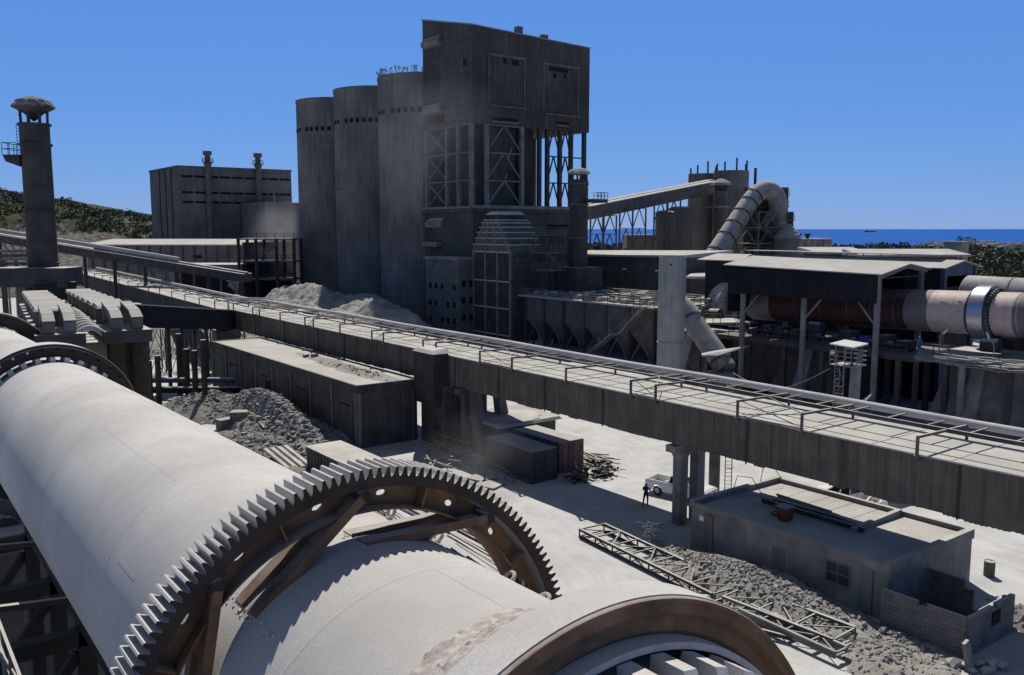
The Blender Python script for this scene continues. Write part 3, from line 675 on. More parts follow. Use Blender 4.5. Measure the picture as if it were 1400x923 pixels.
boxm(44.3,60.8,0,50.6,66.4,2.75).build('wall','conc_d',t); MB().hexa([(43.8,60.3,2.75),(51,60.3,2.75),(51.2,66.8,2.9),(43.9,66.8,2.9)],[(44,60.5,2.98),(50.8,60.5,3.0),(51,66.6,3.15),(44.1,66.6,3.1)]).build('roof','roofw',t); boxm(45,60.7,0,46,60.79,2.1).build('doorway','black',t)
heap('roof_dust',47.3,63.3,3.2,2.8,.25,'dusty','thick uneven cement dust lying on the roof of the low shed','dust',9,30,z0=3.05,rough=.06)
# person
def person(loc,rot,joints,radii,edges,label,cloth,mats,hl=None,scale=1.):
    me=bpy.data.meshes.new('person'); me.from_pydata([V(j)*scale for j in joints],edges,[])
    o=bpy.data.objects.new('person',me); COL.objects.link(o)
    m=o.modifiers.new('s','SKIN'); m.use_smooth_shade=True; s=o.modifiers.new('d','SUBSURF'); s.levels=2; s.render_levels=2
    for i,r in enumerate(radii): me.skin_vertices[0].data[i].radius=(r*scale,r*scale*(.8 if i in (0,1,2) else 1))
    me.skin_vertices[0].data[0].use_root=True
    dg=bpy.context.evaluated_depsgraph_get(); ev=bpy.data.meshes.new_from_object(o.evaluated_get(dg)); o.modifiers.clear(); o.data=ev
    ev.materials.clear()
    for x in mats: ev.materials.append(M[x])
    for p in ev.polygons:
        c=p.center/scale; p.material_index=mats_index(c); p.use_smooth=True
    o.location=loc; o.rotation_euler=(0,0,rot); return tag(o,label,'person')
J=[(0,0,.95),(0,.01,1.15),(0,.0,1.38),(0,0,1.5),(0,.01,1.57),(0,.02,1.68),  #0 pelvis 1 waist 2 chest 3 neck 4 head 5 crown
   (.10,0,.9),(.12,.04,.5),(.12,-.02,.09),(.12,.14,.04),   # leg R 6-9
   (-.10,0,.9),(-.13,-.14,.5),(-.14,-.22,.10),(-.14,-.08,.04), # leg L 10-13
   (.19,0,1.40),(.27,.10,1.14),(.22,.34,1.16),(.20,.43,1.17), # arm R 14-17
   (-.19,0,1.40),(-.27,.12,1.15),(-.20,.36,1.20),(-.18,.45,1.21)]
RR=[.15,.135,.16,.06,.095,.08, .095,.07,.045,.04,.095,.07,.045,.04,.062,.045,.034,.03,.062,.045,.034,.03]
EE=[(0,1),(1,2),(2,3),(3,4),(4,5),(0,6),(6,7),(7,8),(8,9),(0,10),(10,11),(11,12),(12,13),(2,14),(14,15),(15,16),(16,17),(2,18),(18,19),(19,20),(20,21)]
def mats_index(c):
    if c.z>1.47: return 2
    if c.z>.92: return 0 if c.y<.36 or abs(c.x)<.1 else 2
    return 1 if c.z>.1 else 3
def face_bits(o,hairm,sc=1.):
    h=MB().blob((0,-.015,1.655),.095,(1,1,.85),.08).build('hair' if hairm=='hair' else 'helmet',hairm,None); h.parent=o; h.scale=(sc,)*3
    f=MB().blob((0,.115,1.585),.016,(1,1,1.4),.05); f.blob((.035,.095,1.62),.012,(1,1,1),.0).blob((-.035,.095,1.62),.012,(1,1,1),0).blob((.1,.01,1.59),.022,(.5,1,1.3),0).blob((-.1,.01,1.59),.022,(.5,1,1.3),0)
    f=f.build('face_features','skin',None); f.parent=o; f.scale=(sc,)*3
    for sx,x0,y0,z0 in ((1,.20,.43,1.17),(-1,-.18,.45,1.21)):
        mb=MB(); mb.blob((x0,y0+.01,z0),.04,(1,1.2,.6),.05)
        for k in range(4): fx=x0-.03+.02*k; L=(.075,.085,.08,.065)[k]; mb.path([(fx,y0+.03,z0),(fx,y0+.03+L*.5,z0+.005),(fx,y0+.03+L*.85,z0-.02)],[.010,.009,.006],6)
        mb.path([(x0-sx*.035,y0,z0),(x0-sx*.06,y0+.03,z0+.02),(x0-sx*.055,y0+.06,z0+.02)],[.012,.010,.007],6)
        hnd=mb.build('hand','skin',None); hnd.parent=o; hnd.scale=(sc,)*3
mp_=person((44.85,43.6,.0),R(-62),J,RR,EE,'person in dark blue shirt standing at the white pickup with arms on its tailgate',None,['cloth_d','steel_d','skin','hair'])
mp_.data.materials[0]=mat('navy_shirt',(.03,.045,.11),dust=0,streak=0,bump=0); mp_.data.materials[1]=mat('dark_trousers',(.016,.018,.026),dust=0,streak=0,bump=0); face_bits(mp_,'hair')
# vehicles (built pointing +y, centre at origin)
def wheel(t,x,y,r=.36,w=.24):
    s=1 if x>0 else -1
    wl=MB().lathe([(-w/2,r*.62),(-w/2,r-.03),(-w/2+.03,r),(w/2-.03,r),(w/2,r-.03),(w/2,r*.62)],(t.location.x+x,t.location.y+y,r),(1,0,0),28).build('wheel','tyre',t,smooth=True)
    MB().lathe([(w/2*s*.5,.001),(w/2*s*.6,r*.25),(w/2*s*.4,r*.3),(w/2*s*.55,r*.6),(w/2*s*.9,r*.64)],(t.location.x+x,t.location.y+y,r),(1,0,0),20).build('rim','shiny',wl,smooth=True)
def arch(cx,r,n=8): return [(cx+r*math.cos(PI-PI*i/n),.36+r*math.sin(PI-PI*i/n)) for i in range(n+1)]
def pickup(loc,label):
    t=thing('pickup_truck',label,'pickup truck',loc); x,y,_=loc
    side=[(-2.55,.45)]+arch(-1.6,.47)+arch(1.62,.47)+[(2.5,.42),(2.58,.62),(2.55,.95),(2.35,1.04),(1.25,1.14),(1.15,1.14),(-.55,1.14),(-2.6,1.14),(-2.62,.6)]
    def ps(pl,w0,w1): return MB().prism([(y+p,z) for p,z in pl],'x',x+w0,x+w1)
    mb=ps(side,-.88,-.78); mb2=ps(side,.78,.88); mb.add(mb2.v,mb2.f)
    mb.box(x-.86,y+1.1,.55,x+.86,y+2.52,.98); mb.hexa([(x-.86,y+1.05,.95),(x+.86,y+1.05,.95),(x+.84,y+2.5,.93),(x-.84,y+2.5,.93)],[(x-.82,y+1.05,1.17),(x+.82,y+1.05,1.17),(x+.76,y+2.35,1.05),(x-.76,y+2.35,1.05)])
    mb.box(x-.80,y-.62,.4,x+.80,y+1.1,1.0); mb.box(x-.8,y-2.58,.55,x+.8,y-.6,.66); mb.box(x-.82,y-2.63,.56,x+.82,y-2.55,1.13); mb.box(x-.8,y-.68,.6,x+.8,y-.6,1.25)
    mb.build('body','white',t)
    lo=[(x-.84,y-.62,1.13),(x+.84,y-.62,1.13),(x+.84,y+1.2,1.15),(x-.84,y+1.2,1.15)]; hi=[(x-.68,y-.50,1.66),(x+.68,y-.50,1.66),(x+.68,y+.62,1.66),(x-.68,y+.62,1.66)]
    MB().hexa(lo,hi).build('cab_glass','glass',t)
    mb=MB().hexa([(x-.72,y-.55,1.655),(x+.72,y-.55,1.655),(x+.72,y+.68,1.655),(x-.72,y+.68,1.655)],[(x-.64,y-.48,1.72),(x+.64,y-.48,1.72),(x+.64,y+.58,1.72),(x-.64,y+.58,1.72)])
    for i in range(4): mb.bar(lo[i],hi[i],.075)
    for sx in (-1,1): mb.bar((x+sx*.85,y+.22,1.14),(x+sx*.70,y+.14,1.66),.09); mb.bar((x+sx*.85,y-.6,1.15),(x+sx*.85,y+1.2,1.15),.06)
    mb.build('cab_roof','white',t)
    for sx in (-1,1):
        for yy in (-1.6,1.62): wheel(t,sx*.76,yy)
        boxm(x+sx*.87,y-.5,.98,x+sx*.895,y+1.,1.0).build('door_trim','glass',t); MB().box(x+sx*.87,y+.5,.86,x+sx*.91,y+.68,.9).build('door_handle','black',t)
        MB().box(x+sx*.52-.2,y+2.54,.72,x+sx*.52+.2,y+2.6,.9).build('headlight','shiny',t); MB().box(x+sx*.74-.08,y-2.66,.75,x+sx*.74+.08,y-2.62,1.02).build('tail_light','red',t); MB().box(x+sx*.9,y+.95,1.16,x+sx*1.08,y+1.03,1.32).build('mirror','black',t)
    boxm(x-.86,y+2.5,.38,x+.86,y+2.68,.58).build('bumper','steel_d',t); boxm(x-.84,y-2.74,.42,x+.84,y-2.62,.55).build('bumper','steel_d',t)
    return t
tk=pickup((48.6,43.6,0),'white pickup truck parked beside the gallery column with a person at its tailgate'); tk.rotation_euler.z=R(192)
t=pickup((56.4,34.6,0),'white pickup truck carrying open frames in its bed parked by the flat roofed workshop'); t.rotation_euler.z=R(-2)
for k in range(3): MB().bar((55.7,33.9-k*.85,.75),(57.1,33.9-k*.85,1.5-.1*k),.07).build('load_frame','white',t)
# caged-ladder column
t=thing('ladder_column','round steel column with a caged ladder behind the gallery','steel column',(51.6,43,0))
MB().tube((51.6,43,0),(51.6,43,8.6),.42,n=20).build('column','steel',t,smooth=True); MB().tube((51.6,43,4.1),(51.6,43,4.25),.47,n=20).build('band','steel_d',t); ladder(MB(),(52.25,42.5,0),8.6,.5,(.8,-.6,0),True).build('ladder','steel',t)
# ------------------------------------------------------------------ workshop with parapets
t=thing('workshop','flat roofed concrete workshop with raised parapets at the lower right','building',(45.5,29.5,0))
a0,a1,b0,b1,zr,zp_=41.1,49.8,22.8,36.0,2.75,3.1
boxm(a0,b0,0,a1,b1,zr).build('wall','conc_l',t)
mb=MB().box(a0-.08,b0+.3,zr-.1,a0+.22,b1-.3,zp_-.12).box(a1-.22,b0+.3,zr-.02,a1+.08,b1-.3,zp_).box(a0-.08,b0-.08,zr-.2,a1+.08,b0+.3,zp_).box(a0-.08,b1-.3,zr-.02,a1+.08,b1+.08,zp_+.05); mb.build('parapet','conc_l',t)
boxm(a0+.22,b0+.3,zr,a1-.22,b1-.3,zr+.06).build('roof','roofw',t)
MB().hexa([(44.6,26.9,zr+.05),(a1-.2,26.9,zr+.05),(a1-.2,27.2,zr+.05),(44.6,27.2,zr+.05)],[(44.6,26.9,zr+.3),(a1-.2,26.9,zp_+.1),(a1-.2,27.2,zp_+.1),(44.6,27.2,zr+.3)]).build('dividing_wall','conc_l',t)
mb=MB()
for k in range(9): y=27.5+k*.82; mb.box(45.9,y,zr+.07,49.3,y+.79,zr+.13+.01*(k%2))
mb.build('roof_slab_panels','roofw',t)
boxm(a0-.14,23.6,0.1,a0,24.3,zr-.3).build('wall_pilaster','conc',t); w_=boxm(a0-.03,25.0,1.1,a0+.02,26.3,2.2).build('window','window',t); MB().box(a0-.09,24.9,1.0,a0-.031,26.4,1.1).box(a0-.07,24.92,2.2,a0-.031,26.38,2.28).box(a0-.07,24.92,1.1,a0-.031,25.0,2.2).box(a0-.07,26.3,1.1,a0-.031,26.38,2.2).box(a0-.06,25.62,1.1,a0-.031,25.68,2.2).box(a0-.06,25.0,1.62,a0-.031,26.3,1.67).build('frame','conc',w_); boxm(a0-.03,29.0,0,a0+.02,29.9,2.0).build('door','conc',t); boxm(a0-.12,34.2,.1,a0,34.8,zr-.2).build('wall_pilaster','conc',t)
boxm(a0+.5,b1-.02,0.2,a0+1.8,b1+.04,2).build('door','steel_d',t); boxm(a0-.05,34.95,2.0,a0,35.3,2.3).build('wall_box','white',t)
random.seed(31)
t=thing('steel_channel','long steel channels and planks dropped on the workshop roof','steel channels',(45.4,29.5,zr))
for k in range(5):
    x=45.2+.16*k+random.uniform(-.1,.1); MB().bar((x,26.8+.6*k,zr+.3+.04*k),(x+random.uniform(-.3,.5),32.5+.2*k,zr+.3+.04*k),.14,.1).build('channel','steel_d' if k<3 else 'wood',t)
MB().box(44.95,26.6,zr+.06,45.1,33.6,zr+.34).build('edge_plate','steel_d',t)
t=thing('red_hopper','small faded red steel hopper standing on the workshop roof','hopper',(43.2,30.6,zr))
MB().hexa([(42.9,30.3,zr+.1),(43.5,30.3,zr+.1),(43.5,30.9,zr+.1),(42.9,30.9,zr+.1)],[(42.8,30.2,zr+.9),(43.6,30.2,zr+.9),(43.6,31.0,zr+.9),(42.8,31.0,zr+.9)]).build('bin','red',t); MB().box(42.75,30.15,zr+.9,43.65,31.05,zr+.95).build('lid','steel',t)
t=thing('hose','black rubber hose trailing in a curl across the workshop roof','hose',(44,33,zr)); 
mb=MB(); mb.path([(46.3,34.3,zr+.09),(45.4,33.6,zr+.1),(44.9,32.5,zr+.1),(44.3,31.9,zr+.1)]+[(43.9+.5*math.cos(u),31.6+.35*math.sin(u),zr+.1+.01*u) for u in [i*.5 for i in range(13)]],.05,8); mb.build('hose_run','tyre',t,smooth=True)
for p,q,l in (((44.9,35.8,3.1),(45.6,34.9,4.0),'bent'),((47.8,35.9,3.1),(48.5,35.5,4.3),'thin')):
    t=tag(MB().path([p,(p[0]*.5+q[0]*.5,p[1],q[2]),q,(q[0]+.2,q[1]-.6,q[2]-.9)],.025,6).build('wire',  'steel',None,org=p),l+' loose wire sticking up from the workshop roof parapet','wire')
# brick enclosure
t=thing('blockwork_enclosure','roofless blockwork enclosure with broken wall tops against the workshop end','block walls',(42.8,20.6,0))
random.seed(6)
def blockwall(x0,y0,x1,y1,h,hole=None):
    mb=MB(); L=math.hypot(x1-x0,y1-y0); n=max(1,int(L/.42)); ux,uy=(x1-x0)/L,(y1-y0)/L; nx_,ny_=-uy*.11,ux*.11
    for i in range(n):
        hh=h-.22*random.choice([0,0,0,1,1,2]) if random.random()<.35 else h
        u0,u1=L*i/n,L*(i+1)/n; z0=0
        if hole and hole[0]<(u0+u1)/2<hole[1]: 
            hh=hole[2]
        c=lambda u,s:(x0+ux*u+nx_*s,y0+uy*u+ny_*s)
        P4=[c(u0,-1),c(u1,-1),c(u1,1),c(u0,1)]; mb.hexa([(*p,0) for p in P4],[(*p,hh) for p in P4])
    return mb
blockwall(40.4,18.5,40.4,22.7,2.0).build('wall','brick',t); blockwall(40.5,18.5,45.1,18.5,1.95).build('wall','brick',t); blockwall(45.1,18.5,45.1,22.7,1.95,(.6,1.9,.5)).build('wall','brick',t)
MB().box(42.7,18.33,1.0,43.5,18.37,1.65).build('window_opening','black',t)
# barrel & yard debris
def barrel(loc,lab,m='rust_d',r=.3,h=.9):
    t=thing('barrel',lab,'barrel',loc); x,y,z=loc; MB().lathe([(0,.001),(0,r),(h*.33,r),(h*.34,r+.015),(h*.36,r),(h*.66,r),(h*.67,r+.015),(h*.69,r),(h,r),(h,r-.02),(h-.03,r-.03),(h-.03,.001)],(x,y,z),(0,0,1),24).build('drum',m,t,smooth=True); MB().tube((x+r*.5,y,z+h-.03),(x+r*.5,y,z+h+.01),.035).build('bung','steel',t); return t
barrel((51.5,22.5,0),'old steel barrel standing alone on the road at the right edge','steel')
barrel((28.5,80.3,0),'grey steel barrel standing on the gravel beside the near kiln','steel')
def crate(x,y,z,lx,ly,h,rz,lab):
    t=thing('wooden_crate',lab,'crate',(x,y,z)); mb=MB()
    for k in range(4):
        zz=z+h*k/4; mb.box(x-lx/2,y-ly/2,zz,x+lx/2,y-ly/2+.03,zz+h/4-.02).box(x-lx/2,y+ly/2-.03,zz,x+lx/2,y+ly/2,zz+h/4-.02).box(x-lx/2,y-ly/2+.03,zz,x-lx/2+.03,y+ly/2-.03,zz+h/4-.02).box(x+lx/2-.03,y-ly/2+.03,zz,x+lx/2,y+ly/2-.03,zz+h/4-.02)
    mb.build('side_boards','wood',t); MB().box(x-lx/2-.03,y-ly/2-.03,z+h,x+lx/2+.03,y+ly/2+.03,z+h+.04).build('lid','wood',t)
    for sx in (-1,1): boxm(x+sx*lx/2-.06,y-ly/2-.03,z,x+sx*lx/2+.06,y-ly/2,z+h).build('corner_post','wood',t)
    t.rotation_euler.z=rz
c=P(308,585,z=.1); crate(c.x,c.y,0.05,1.5,1.0,.95,R(15),'low brown crate lying left of the dark stacked crate on the gravel')
c=P(328,583,z=.1); crate(c.x,c.y,0.05,1.6,1.2,.8,R(-35),'dark crate at the bottom of the small stack on the gravel'); crate(c.x,c.y,.9,1.6,1.3,.75,R(-28),'dusty topped crate resting on the dark crate on the gravel')
t=thing('water_tank','grey sheet steel tank box with a flat dusty top beside the girth gear','tank',(31,65,0))
boxm(29.5,60.5,0,32.6,68.2,1.8).build('tank_body','corr',t); MB().box(29.4,60.4,1.8,32.7,68.3,1.86).build('lid','conc_l',t)
for k in range(12): boxm(29.44,60.9+k*.62,.05,29.5,61.0+k*.62,1.78).build('stiffener','steel',t)
MB().path([(31.5+.7*math.cos(u),69.+.0*u,1.0+.8*math.sin(u)) for u in [PI*i/8 for i in range(9)]],.1,8).build('pipe_hoop','conc_l',t,smooth=True)
random.seed(41)
def pile_bars(nm,lab,cat,cx,cy,z,n,L,w,ang,spread,m='steel',zz=.1,group=None,tilt=0):
    t=thing(nm,lab,cat,(cx,cy,z),group)
    for k in range(n):
        a=ang+random.gauss(0,spread); x=cx+random.gauss(0,1)*w; y=cy+random.gauss(0,1)*w*.5; l=L*random.uniform(.6,1)/2; d=V((math.cos(a),math.sin(a),random.uniform(-tilt,tilt)))
        zz0=z+zz*(k*.25)+.05; MB().bar(V((x,y,zz0+.1))-d*l,V((x,y,zz0+.1))+d*l,random.choice((.06,.1,.14)),random.choice((.05,.1,.2))).build('bar' if cat!='planks' else 'plank',m,t)
    return t
c=P(396,628,z=.3); t=thing('corrugated_sheet_stack','stack of long corrugated sheets lying beside the grey tank box','sheets',(c.x,c.y,.1))
for k in range(4): MB().hexa([(c.x-1.3+k*.62,c.y-2.5,.1),(c.x-.8+k*.62,c.y-2.5,.1),(c.x-.9+k*.62,c.y+2.6,.8),(c.x-1.4+k*.62,c.y+2.6,.8)],[(c.x-1.22+k*.62,c.y-2.5,.22),(c.x-.88+k*.62,c.y-2.5,.22),(c.x-.98+k*.62,c.y+2.6,.92),(c.x-1.32+k*.62,c.y+2.6,.92)]).build('sheet','conc_l',t)
pile_bars('scrap_steel','loose scrap steel bars lying by the corrugated sheets','scrap steel',30,71.5,.1,9,2.6,.9,1.9,.6,'steel')
c=P(362,592,z=.4); pile_bars('scrap_steel','small tangle of dark scrap standing on the crushed rock heap','scrap steel',c.x,c.y,1.0,5,1.4,.25,.8,.8,'steel_d',tilt=.6)
pile_bars('scrap_steel','scrap steel lying in front of the transfer hopper','scrap steel',41,66.3,.1,16,3.5,1.2,1.2,.6,'steel',tilt=.15)
pile_bars('scrap_timber','broken slabs and steel strips on the ground right of the rusty container','scrap',49.6,54.8,.05,22,3.2,.8,1.75,.25,'steel',zz=.08)
pile_bars('long_steel_sections','neat row of long steel sections laid on the yard behind the girth gear','steel sections',30.5,50,.05,12,9,1.7,1.55,.04,'steel',zz=.05)
pile_bars('long_steel_sections','second row of steel rails stacked nearer the girth gear','steel sections',27.5,43.,.05,9,8,1.4,1.55,.04,'steel_d',zz=.05)
random.seed(43)
def bundle(x,y,lab):
    mb=MB(); 
    for k in range(60): mb.blob((x+random.gauss(0,.55),y+random.gauss(0,.4),.1+abs(random.gauss(0,.35))),random.uniform(.1,.26),(1,1,.8),.4)
    for k in range(26): 
        p=V((x+random.gauss(0,.6),y+random.gauss(0,.4),random.uniform(.1,.9))); mb.bar(p,p+V((random.gauss(0,.5),random.gauss(0,.5),random.gauss(0,.3))),.05)
    tag(mb.build('scrap_bundle','rust_d',org=(x,y,0)),lab,'scrap bundle')
c=P(794,657,z=0); bundle(c.x,c.y,'dark scrap bundle nearer the camera right of the containers'); c=P(826,650,z=0); bundle(c.x,c.y,'dark scrap bundle on the right beside the low strips'); c=P(762,640,z=0); bundle(c.x,c.y-.3,'scrap pieces stuffed between the two containers')
# tubular frames behind gear
t=thing('tubular_frame','upright tubular steel frame standing in the shade before the hopper','steel frame',(41,64.5,0))
for k in range(4): MB().bar((41+.1*k,66.2-1.7*k,0),(41+.1*k,66.2-1.7*k,1.7),.07).build('upright','steel',t)
for z in (1.0,1.7): MB().bar((41,66.2,z),(41.3,61.1,z),.06).build('rail','steel',t)
t=thing('tubular_frame','long low bent tube handrail lying in front of the dark container','steel frame',(40.7,57,0))
for k in range(6): MB().bar((40.7,60-1.2*k,0),(40.7,60-1.2*k,1.05-.05*k),.05).build('upright','steel',t)
MB().path([(40.7,61,1.1),(40.7,57,1.0),(40.6,54.4,.8),(40.5,53.8,.1)],.035,6).build('rail','steel',t); MB().bar((40.7,61,.55),(40.6,54.2,.45),.04).build('rail','steel',t)
pile_bars('scrap_steel','tangle of steel scrap and wire between the two tube frames','scrap steel',39.6,61.5,.1,22,2.6,1.5,1.3,.9,'steel',tilt=.2)
for i,(x,y) in enumerate(((39.3,56.5),(38.7,54.6))):
    t=thing('concrete_slab',('pale square concrete slab lying flat at the edge of the gallery shadow','second pale slab lying nearer the girth gear')[i],'concrete slab',(x,y,0)); MB().hexa([(x-.9,y-1,.01),(x+.9,y-1,.01),(x+.9,y+1,.01),(x-.9,y+1,.01)],[(x-.87,y-.97,.16),(x+.87,y-.97,.16),(x+.87,y+.97,.16),(x-.87,y+.97,.16)]).build('slab','conc_l',t); t.rotation_euler.z=R(14+9*i)
# lattice girders on the ground near the workshop
def girder(x0,y0,x1,y1,z0,wd,h,nb,lab,m='tress'):
    t=thing('lattice_girder',lab,'lattice girder',((x0+x1)/2,(y0+y1)/2,z0),'dismantled steel girders lying by the workshop'); p=V((x0,y0,0)); q=V((x1,y1,0)); d=(q-p).normalized(); sd=V((d.y,-d.x,0))*wd/2
    def pt(u,s,z): return p.lerp(q,u)+sd*s+V((0,0,z))
    for s in (-1,1):
        for z in (z0+.06,z0+h): MB().bar(pt(0,s,z),pt(1,s,z),.16,.16).build('chord',m,t)
    w=MB()
    for i in range(nb+1):
        u=i/nb
        for z in (z0+.06,z0+h): w.bar(pt(u,-1,z),pt(u,1,z),.08)
        for s in (-1,1): w.bar(pt(u,s,z0),pt(u,s,z0+h),.07)
        if i<nb:
            u2=(i+1)/nb; sg=1 if i%2 else -1
            w.bar(pt(u,-sg,z0+h),pt(u2,sg,z0+h),.06)
            for s in (-1,1): w.bar(pt(u,s,z0+(h if i%2 else 0)),pt(u2,s,z0+(0 if i%2 else h)),.06)
    w.build('lattice',m,t)
girder(37.7,41.5,36.6,29.5,.05,2.0,.5,7,'long lattice girder lying between the near riding ring and the workshop','steel_d')
girder(36.7,29,37.0,22.6,.05,2.0,.55,3,'open box frame of heavy channels at the end of the row of girders','steel')
girder(35.7,27.5,35.5,21.8,.3,.9,.25,4,'narrow ladder like girder leaning over the open box frame')
c=P(985,868,z=0)
pile_bars('steel_channels','loose steel channels scattered under the open box frame','steel channels',36.2,25.2,.05,14,3.,.8,1.6,.35,'steel_d',zz=.05)
random.seed(51)
mb=MB(); cc=P(893,745,z=0)
for k in range(9):
    pts=[cc+V((random.gauss(0,.4),random.gauss(0,.4),.1+.28*j+random.uniform(-.1,.1))) for j in range(6)]; mb.path(pts,.03,6)
tag(mb.build('bent_rebar','tress',org=cc),'bundle of bent reinforcing bars sticking up by the first gallery column','bent bars')
heap('rubble_bank',38.9,29.5,2.7,8.5,1.25,'heap','grey bank of crushed rubble piled against the workshop wall','rubble',5,90,stones=5200,srng=(.02,.12),peak=.7)
heap('rubble_bank',37.9,21.,3.4,3.6,.35,'heap','low scatter of rubble in front of the block walls','rubble',15,60,stones=1500,srng=(.02,.10),peak=.7)
heap('stone_line',39.7,20.8,.7,2.3,.25,'stone','line of pale broken stones at the foot of the block wall','stones',16,30,stones=240,srng=(.08,.2))
heap('rubble_patch',47.4,17.6,2.6,3.6,.4,'heap_d','dark rubble patch at the right edge beyond the block walls','rubble',7,50,stones=800,srng=(.04,.16))
c=P(1325,915,z=0)
t=thing('stone_slab_pile','leaning pale stone slab and broken plates at the lower right corner','stone slabs',(c.x,c.y,0))
MB().hexa([(c.x-.25,c.y-.2,0),(c.x+.25,c.y-.2,0),(c.x+.25,c.y+.05,0),(c.x-.25,c.y+.05,0)],[(c.x-.35,c.y+.1,1.25),(c.x+.05,c.y+.1,1.35),(c.x+.05,c.y+.25,1.35),(c.x-.35,c.y+.25,1.25)]).build('slab','conc_l',t)
for k in range(7):
    x,y=c.x+random.gauss(0,.8),c.y+random.gauss(0,.5); MB().blob((x,y,.2),random.uniform(.25,.5),(1,.8,.4),.4).build('broken_plate','conc_l',t)
c=P(1018,893,z=0); tag(MB().box(c.x-.45,c.y-.4,0,c.x+.45,c.y+.4,.75).box(c.x-.5,c.y-.45,.75,c.x+.5,c.y+.45,.85).box(c.x+.2,c.y-.8,0,c.x+.6,c.y-.45,.3).build('concrete_footing','conc_l',org=(c.x,c.y,0)),'small stepped concrete footing beside the near riding ring','footing')
# gravel slope left of the long building
heap('crushed_rock_heap',33.6,86,4.6,18,3.0,'stone','long bank of bluish crushed rock against the long dark building','rock bank',21,90,stones=6500,srng=(.06,.26),rough=.3,peak=.8)
heap('earth_heap',30.9,97,4.2,10,2.0,'heap_d','brown grey earth heap between the steel posts and the kiln','earth',22,70,stones=1800,srng=(.05,.22),peak=.8)
heap('earth_heap',29.5,78,3.2,8,1.1,'heap_d','low dark earth heap around the crates and barrel','earth',23,60,stones=1500,srng=(.05,.2),peak=.8)
heap('yard_spoil',25.5,62,6,12,.5,'heap_d','dark scatter of spoil beside the near kiln','earth',24,60,stones=900,srng=(.04,.16))
# ================================================================== TWIN ROW DUST COLLECTOR (left)
ROT=R(-6.5)
t=thing('dust_collector','twin row dust collector with stepped dusty hoods beside the near kiln','dust collector',(11.5,53,0))
def hoodrow(x0,y0,n,w,zt0):
    w*=.84
    for k in range(n):
        y=y0+4.6+k*4.15; zt=zt0-.11*(k+1); h=MB().hexa([(x0-w/2,y,zt-1.5),(x0+w/2,y,zt-1.5),(x0+w/2,y+2.3,zt-1.5),(x0-w/2,y+2.3,zt-1.5)],[(x0-w/2,y+.1,zt-.2),(x0+w/2,y+.1,zt-.2),(x0+w/2,y+2.2,zt-.2),(x0-w/2,y+2.2,zt-.2)]).build('hood','steel',t)
        MB().hexa([(x0-w/2-.18,y-.2,zt-.2),(x0+w/2+.18,y-.2,zt-.2),(x0+w/2+.18,y+2.4,zt-.2),(x0-w/2-.18,y+2.4,zt-.2)],[(x0-w/2-.1,y,zt-.08),(x0+w/2+.1,y,zt-.08),(x0+w/2+.1,y+2.3,zt+.0),(x0-w/2-.1,y+2.3,zt+.0)]).build('hood_lid','hoodlid',h)
        if k<5:
            for yy in (.5,1.5): MB().box(x0-w/2-.08,y+yy,zt-1.4,x0-w/2,y+yy+.25,zt-.25).build('hood_rib','tress',h)
    zt=zt0
    for sx in (-1,1):
        x=x0+sx*w*.30; ww=w*.17
        p=[(y0-.9,zt-1.05),(y0-.9,zt-.5),(y0+.2,zt-.15),(y0+2.4,zt+.05),(y0+3.9,zt+.05),(y0+3.9,zt-1.05),(y0+3.1,zt-1.05),(y0+2.7,zt-.45),(y0+.4,zt-.6),(y0-.1,zt-1.05)]
        MB().prism(p,'x',x-ww,x+ww).build('saddle_duct','steel',t)
        MB().hexa([(x-ww-.03,y0-.93,zt-.44),(x+ww+.03,y0-.93,zt-.44),(x+ww+.03,y0+.2,zt-.14),(x-ww-.03,y0+.2,zt-.14)],[(x-ww,y0-.9,zt-.39),(x+ww,y0-.9,zt-.39),(x+ww,y0+.2,zt-.09),(x-ww,y0+.2,zt-.09)]).hexa([(x-ww-.03,y0+.2,zt-.13),(x+ww+.03,y0+.2,zt-.13),(x+ww+.03,y0+3.93,zt+.06),(x-ww-.03,y0+3.93,zt+.06)],[(x-ww,y0+.2,zt-.08),(x+ww,y0+.2,zt-.08),(x+ww,y0+3.9,zt+.13),(x-ww,y0+3.9,zt+.13)]).build('dust_cover','hoodlid',t)
    a,b=x0-w/2-.35,x0+w/2+.35
    MB().hexa([(a,y0-1.2,zt-1.75),(b,y0-1.2,zt-1.75),(b,y0+34,zt-2.6),(a,y0+34,zt-2.6)],[(a,y0-1.2,zt-1.08),(b,y0-1.2,zt-1.08),(b,y0+34,zt-2.0),(a,y0+34,zt-2.0)]).build('deck_slab','steel_d',t)
hoodrow(8.75,51.5,7,2.0,15.6); hoodrow(12.0,51.2,7,2.0,15.65)
for x0 in (8.3,12.1):
    for k in range(7):
        for sx in (-.5,.5): MB().tube((x0+sx*1.15,51.5+k*4.6,10.1),(x0+sx*1.15,51.5+k*4.6,14.3-.2*k),.5,n=18).build('cyclone_tube','rust_d' if k<2 else 'steel_d',t,smooth=True)
boxm(9.5,51.2,9.6,11.0,84,13.9).build('collector_body','steel',t)
for k in range(10):
    y=51.4+k*1.5; MB().path([(9.3+1.8*i/8,y,14.1-.01*k+.6*math.sin(PI*i/8)) for i in range(9)],.16,8).build('arched_pipe','dusty',t,smooth=True)
boxm(7.0,50.8,9.3,13.4,85,9.7).build('lower_deck','steel_d',t)
mb=MB()
for x in (7.2,10.2,13.1):
    for k in range(8):
        y=51+k*4.7; mb.box(x-.18,y-.18,0,x+.18,y+.18,9.4)
        if k<7: mb.bar((x,y,2),(x,y+4.7,9),.14).bar((x,y+4.7,2),(x,y,9),.14).bar((x,y,5.5),(x,y+4.7,5.5),.14)
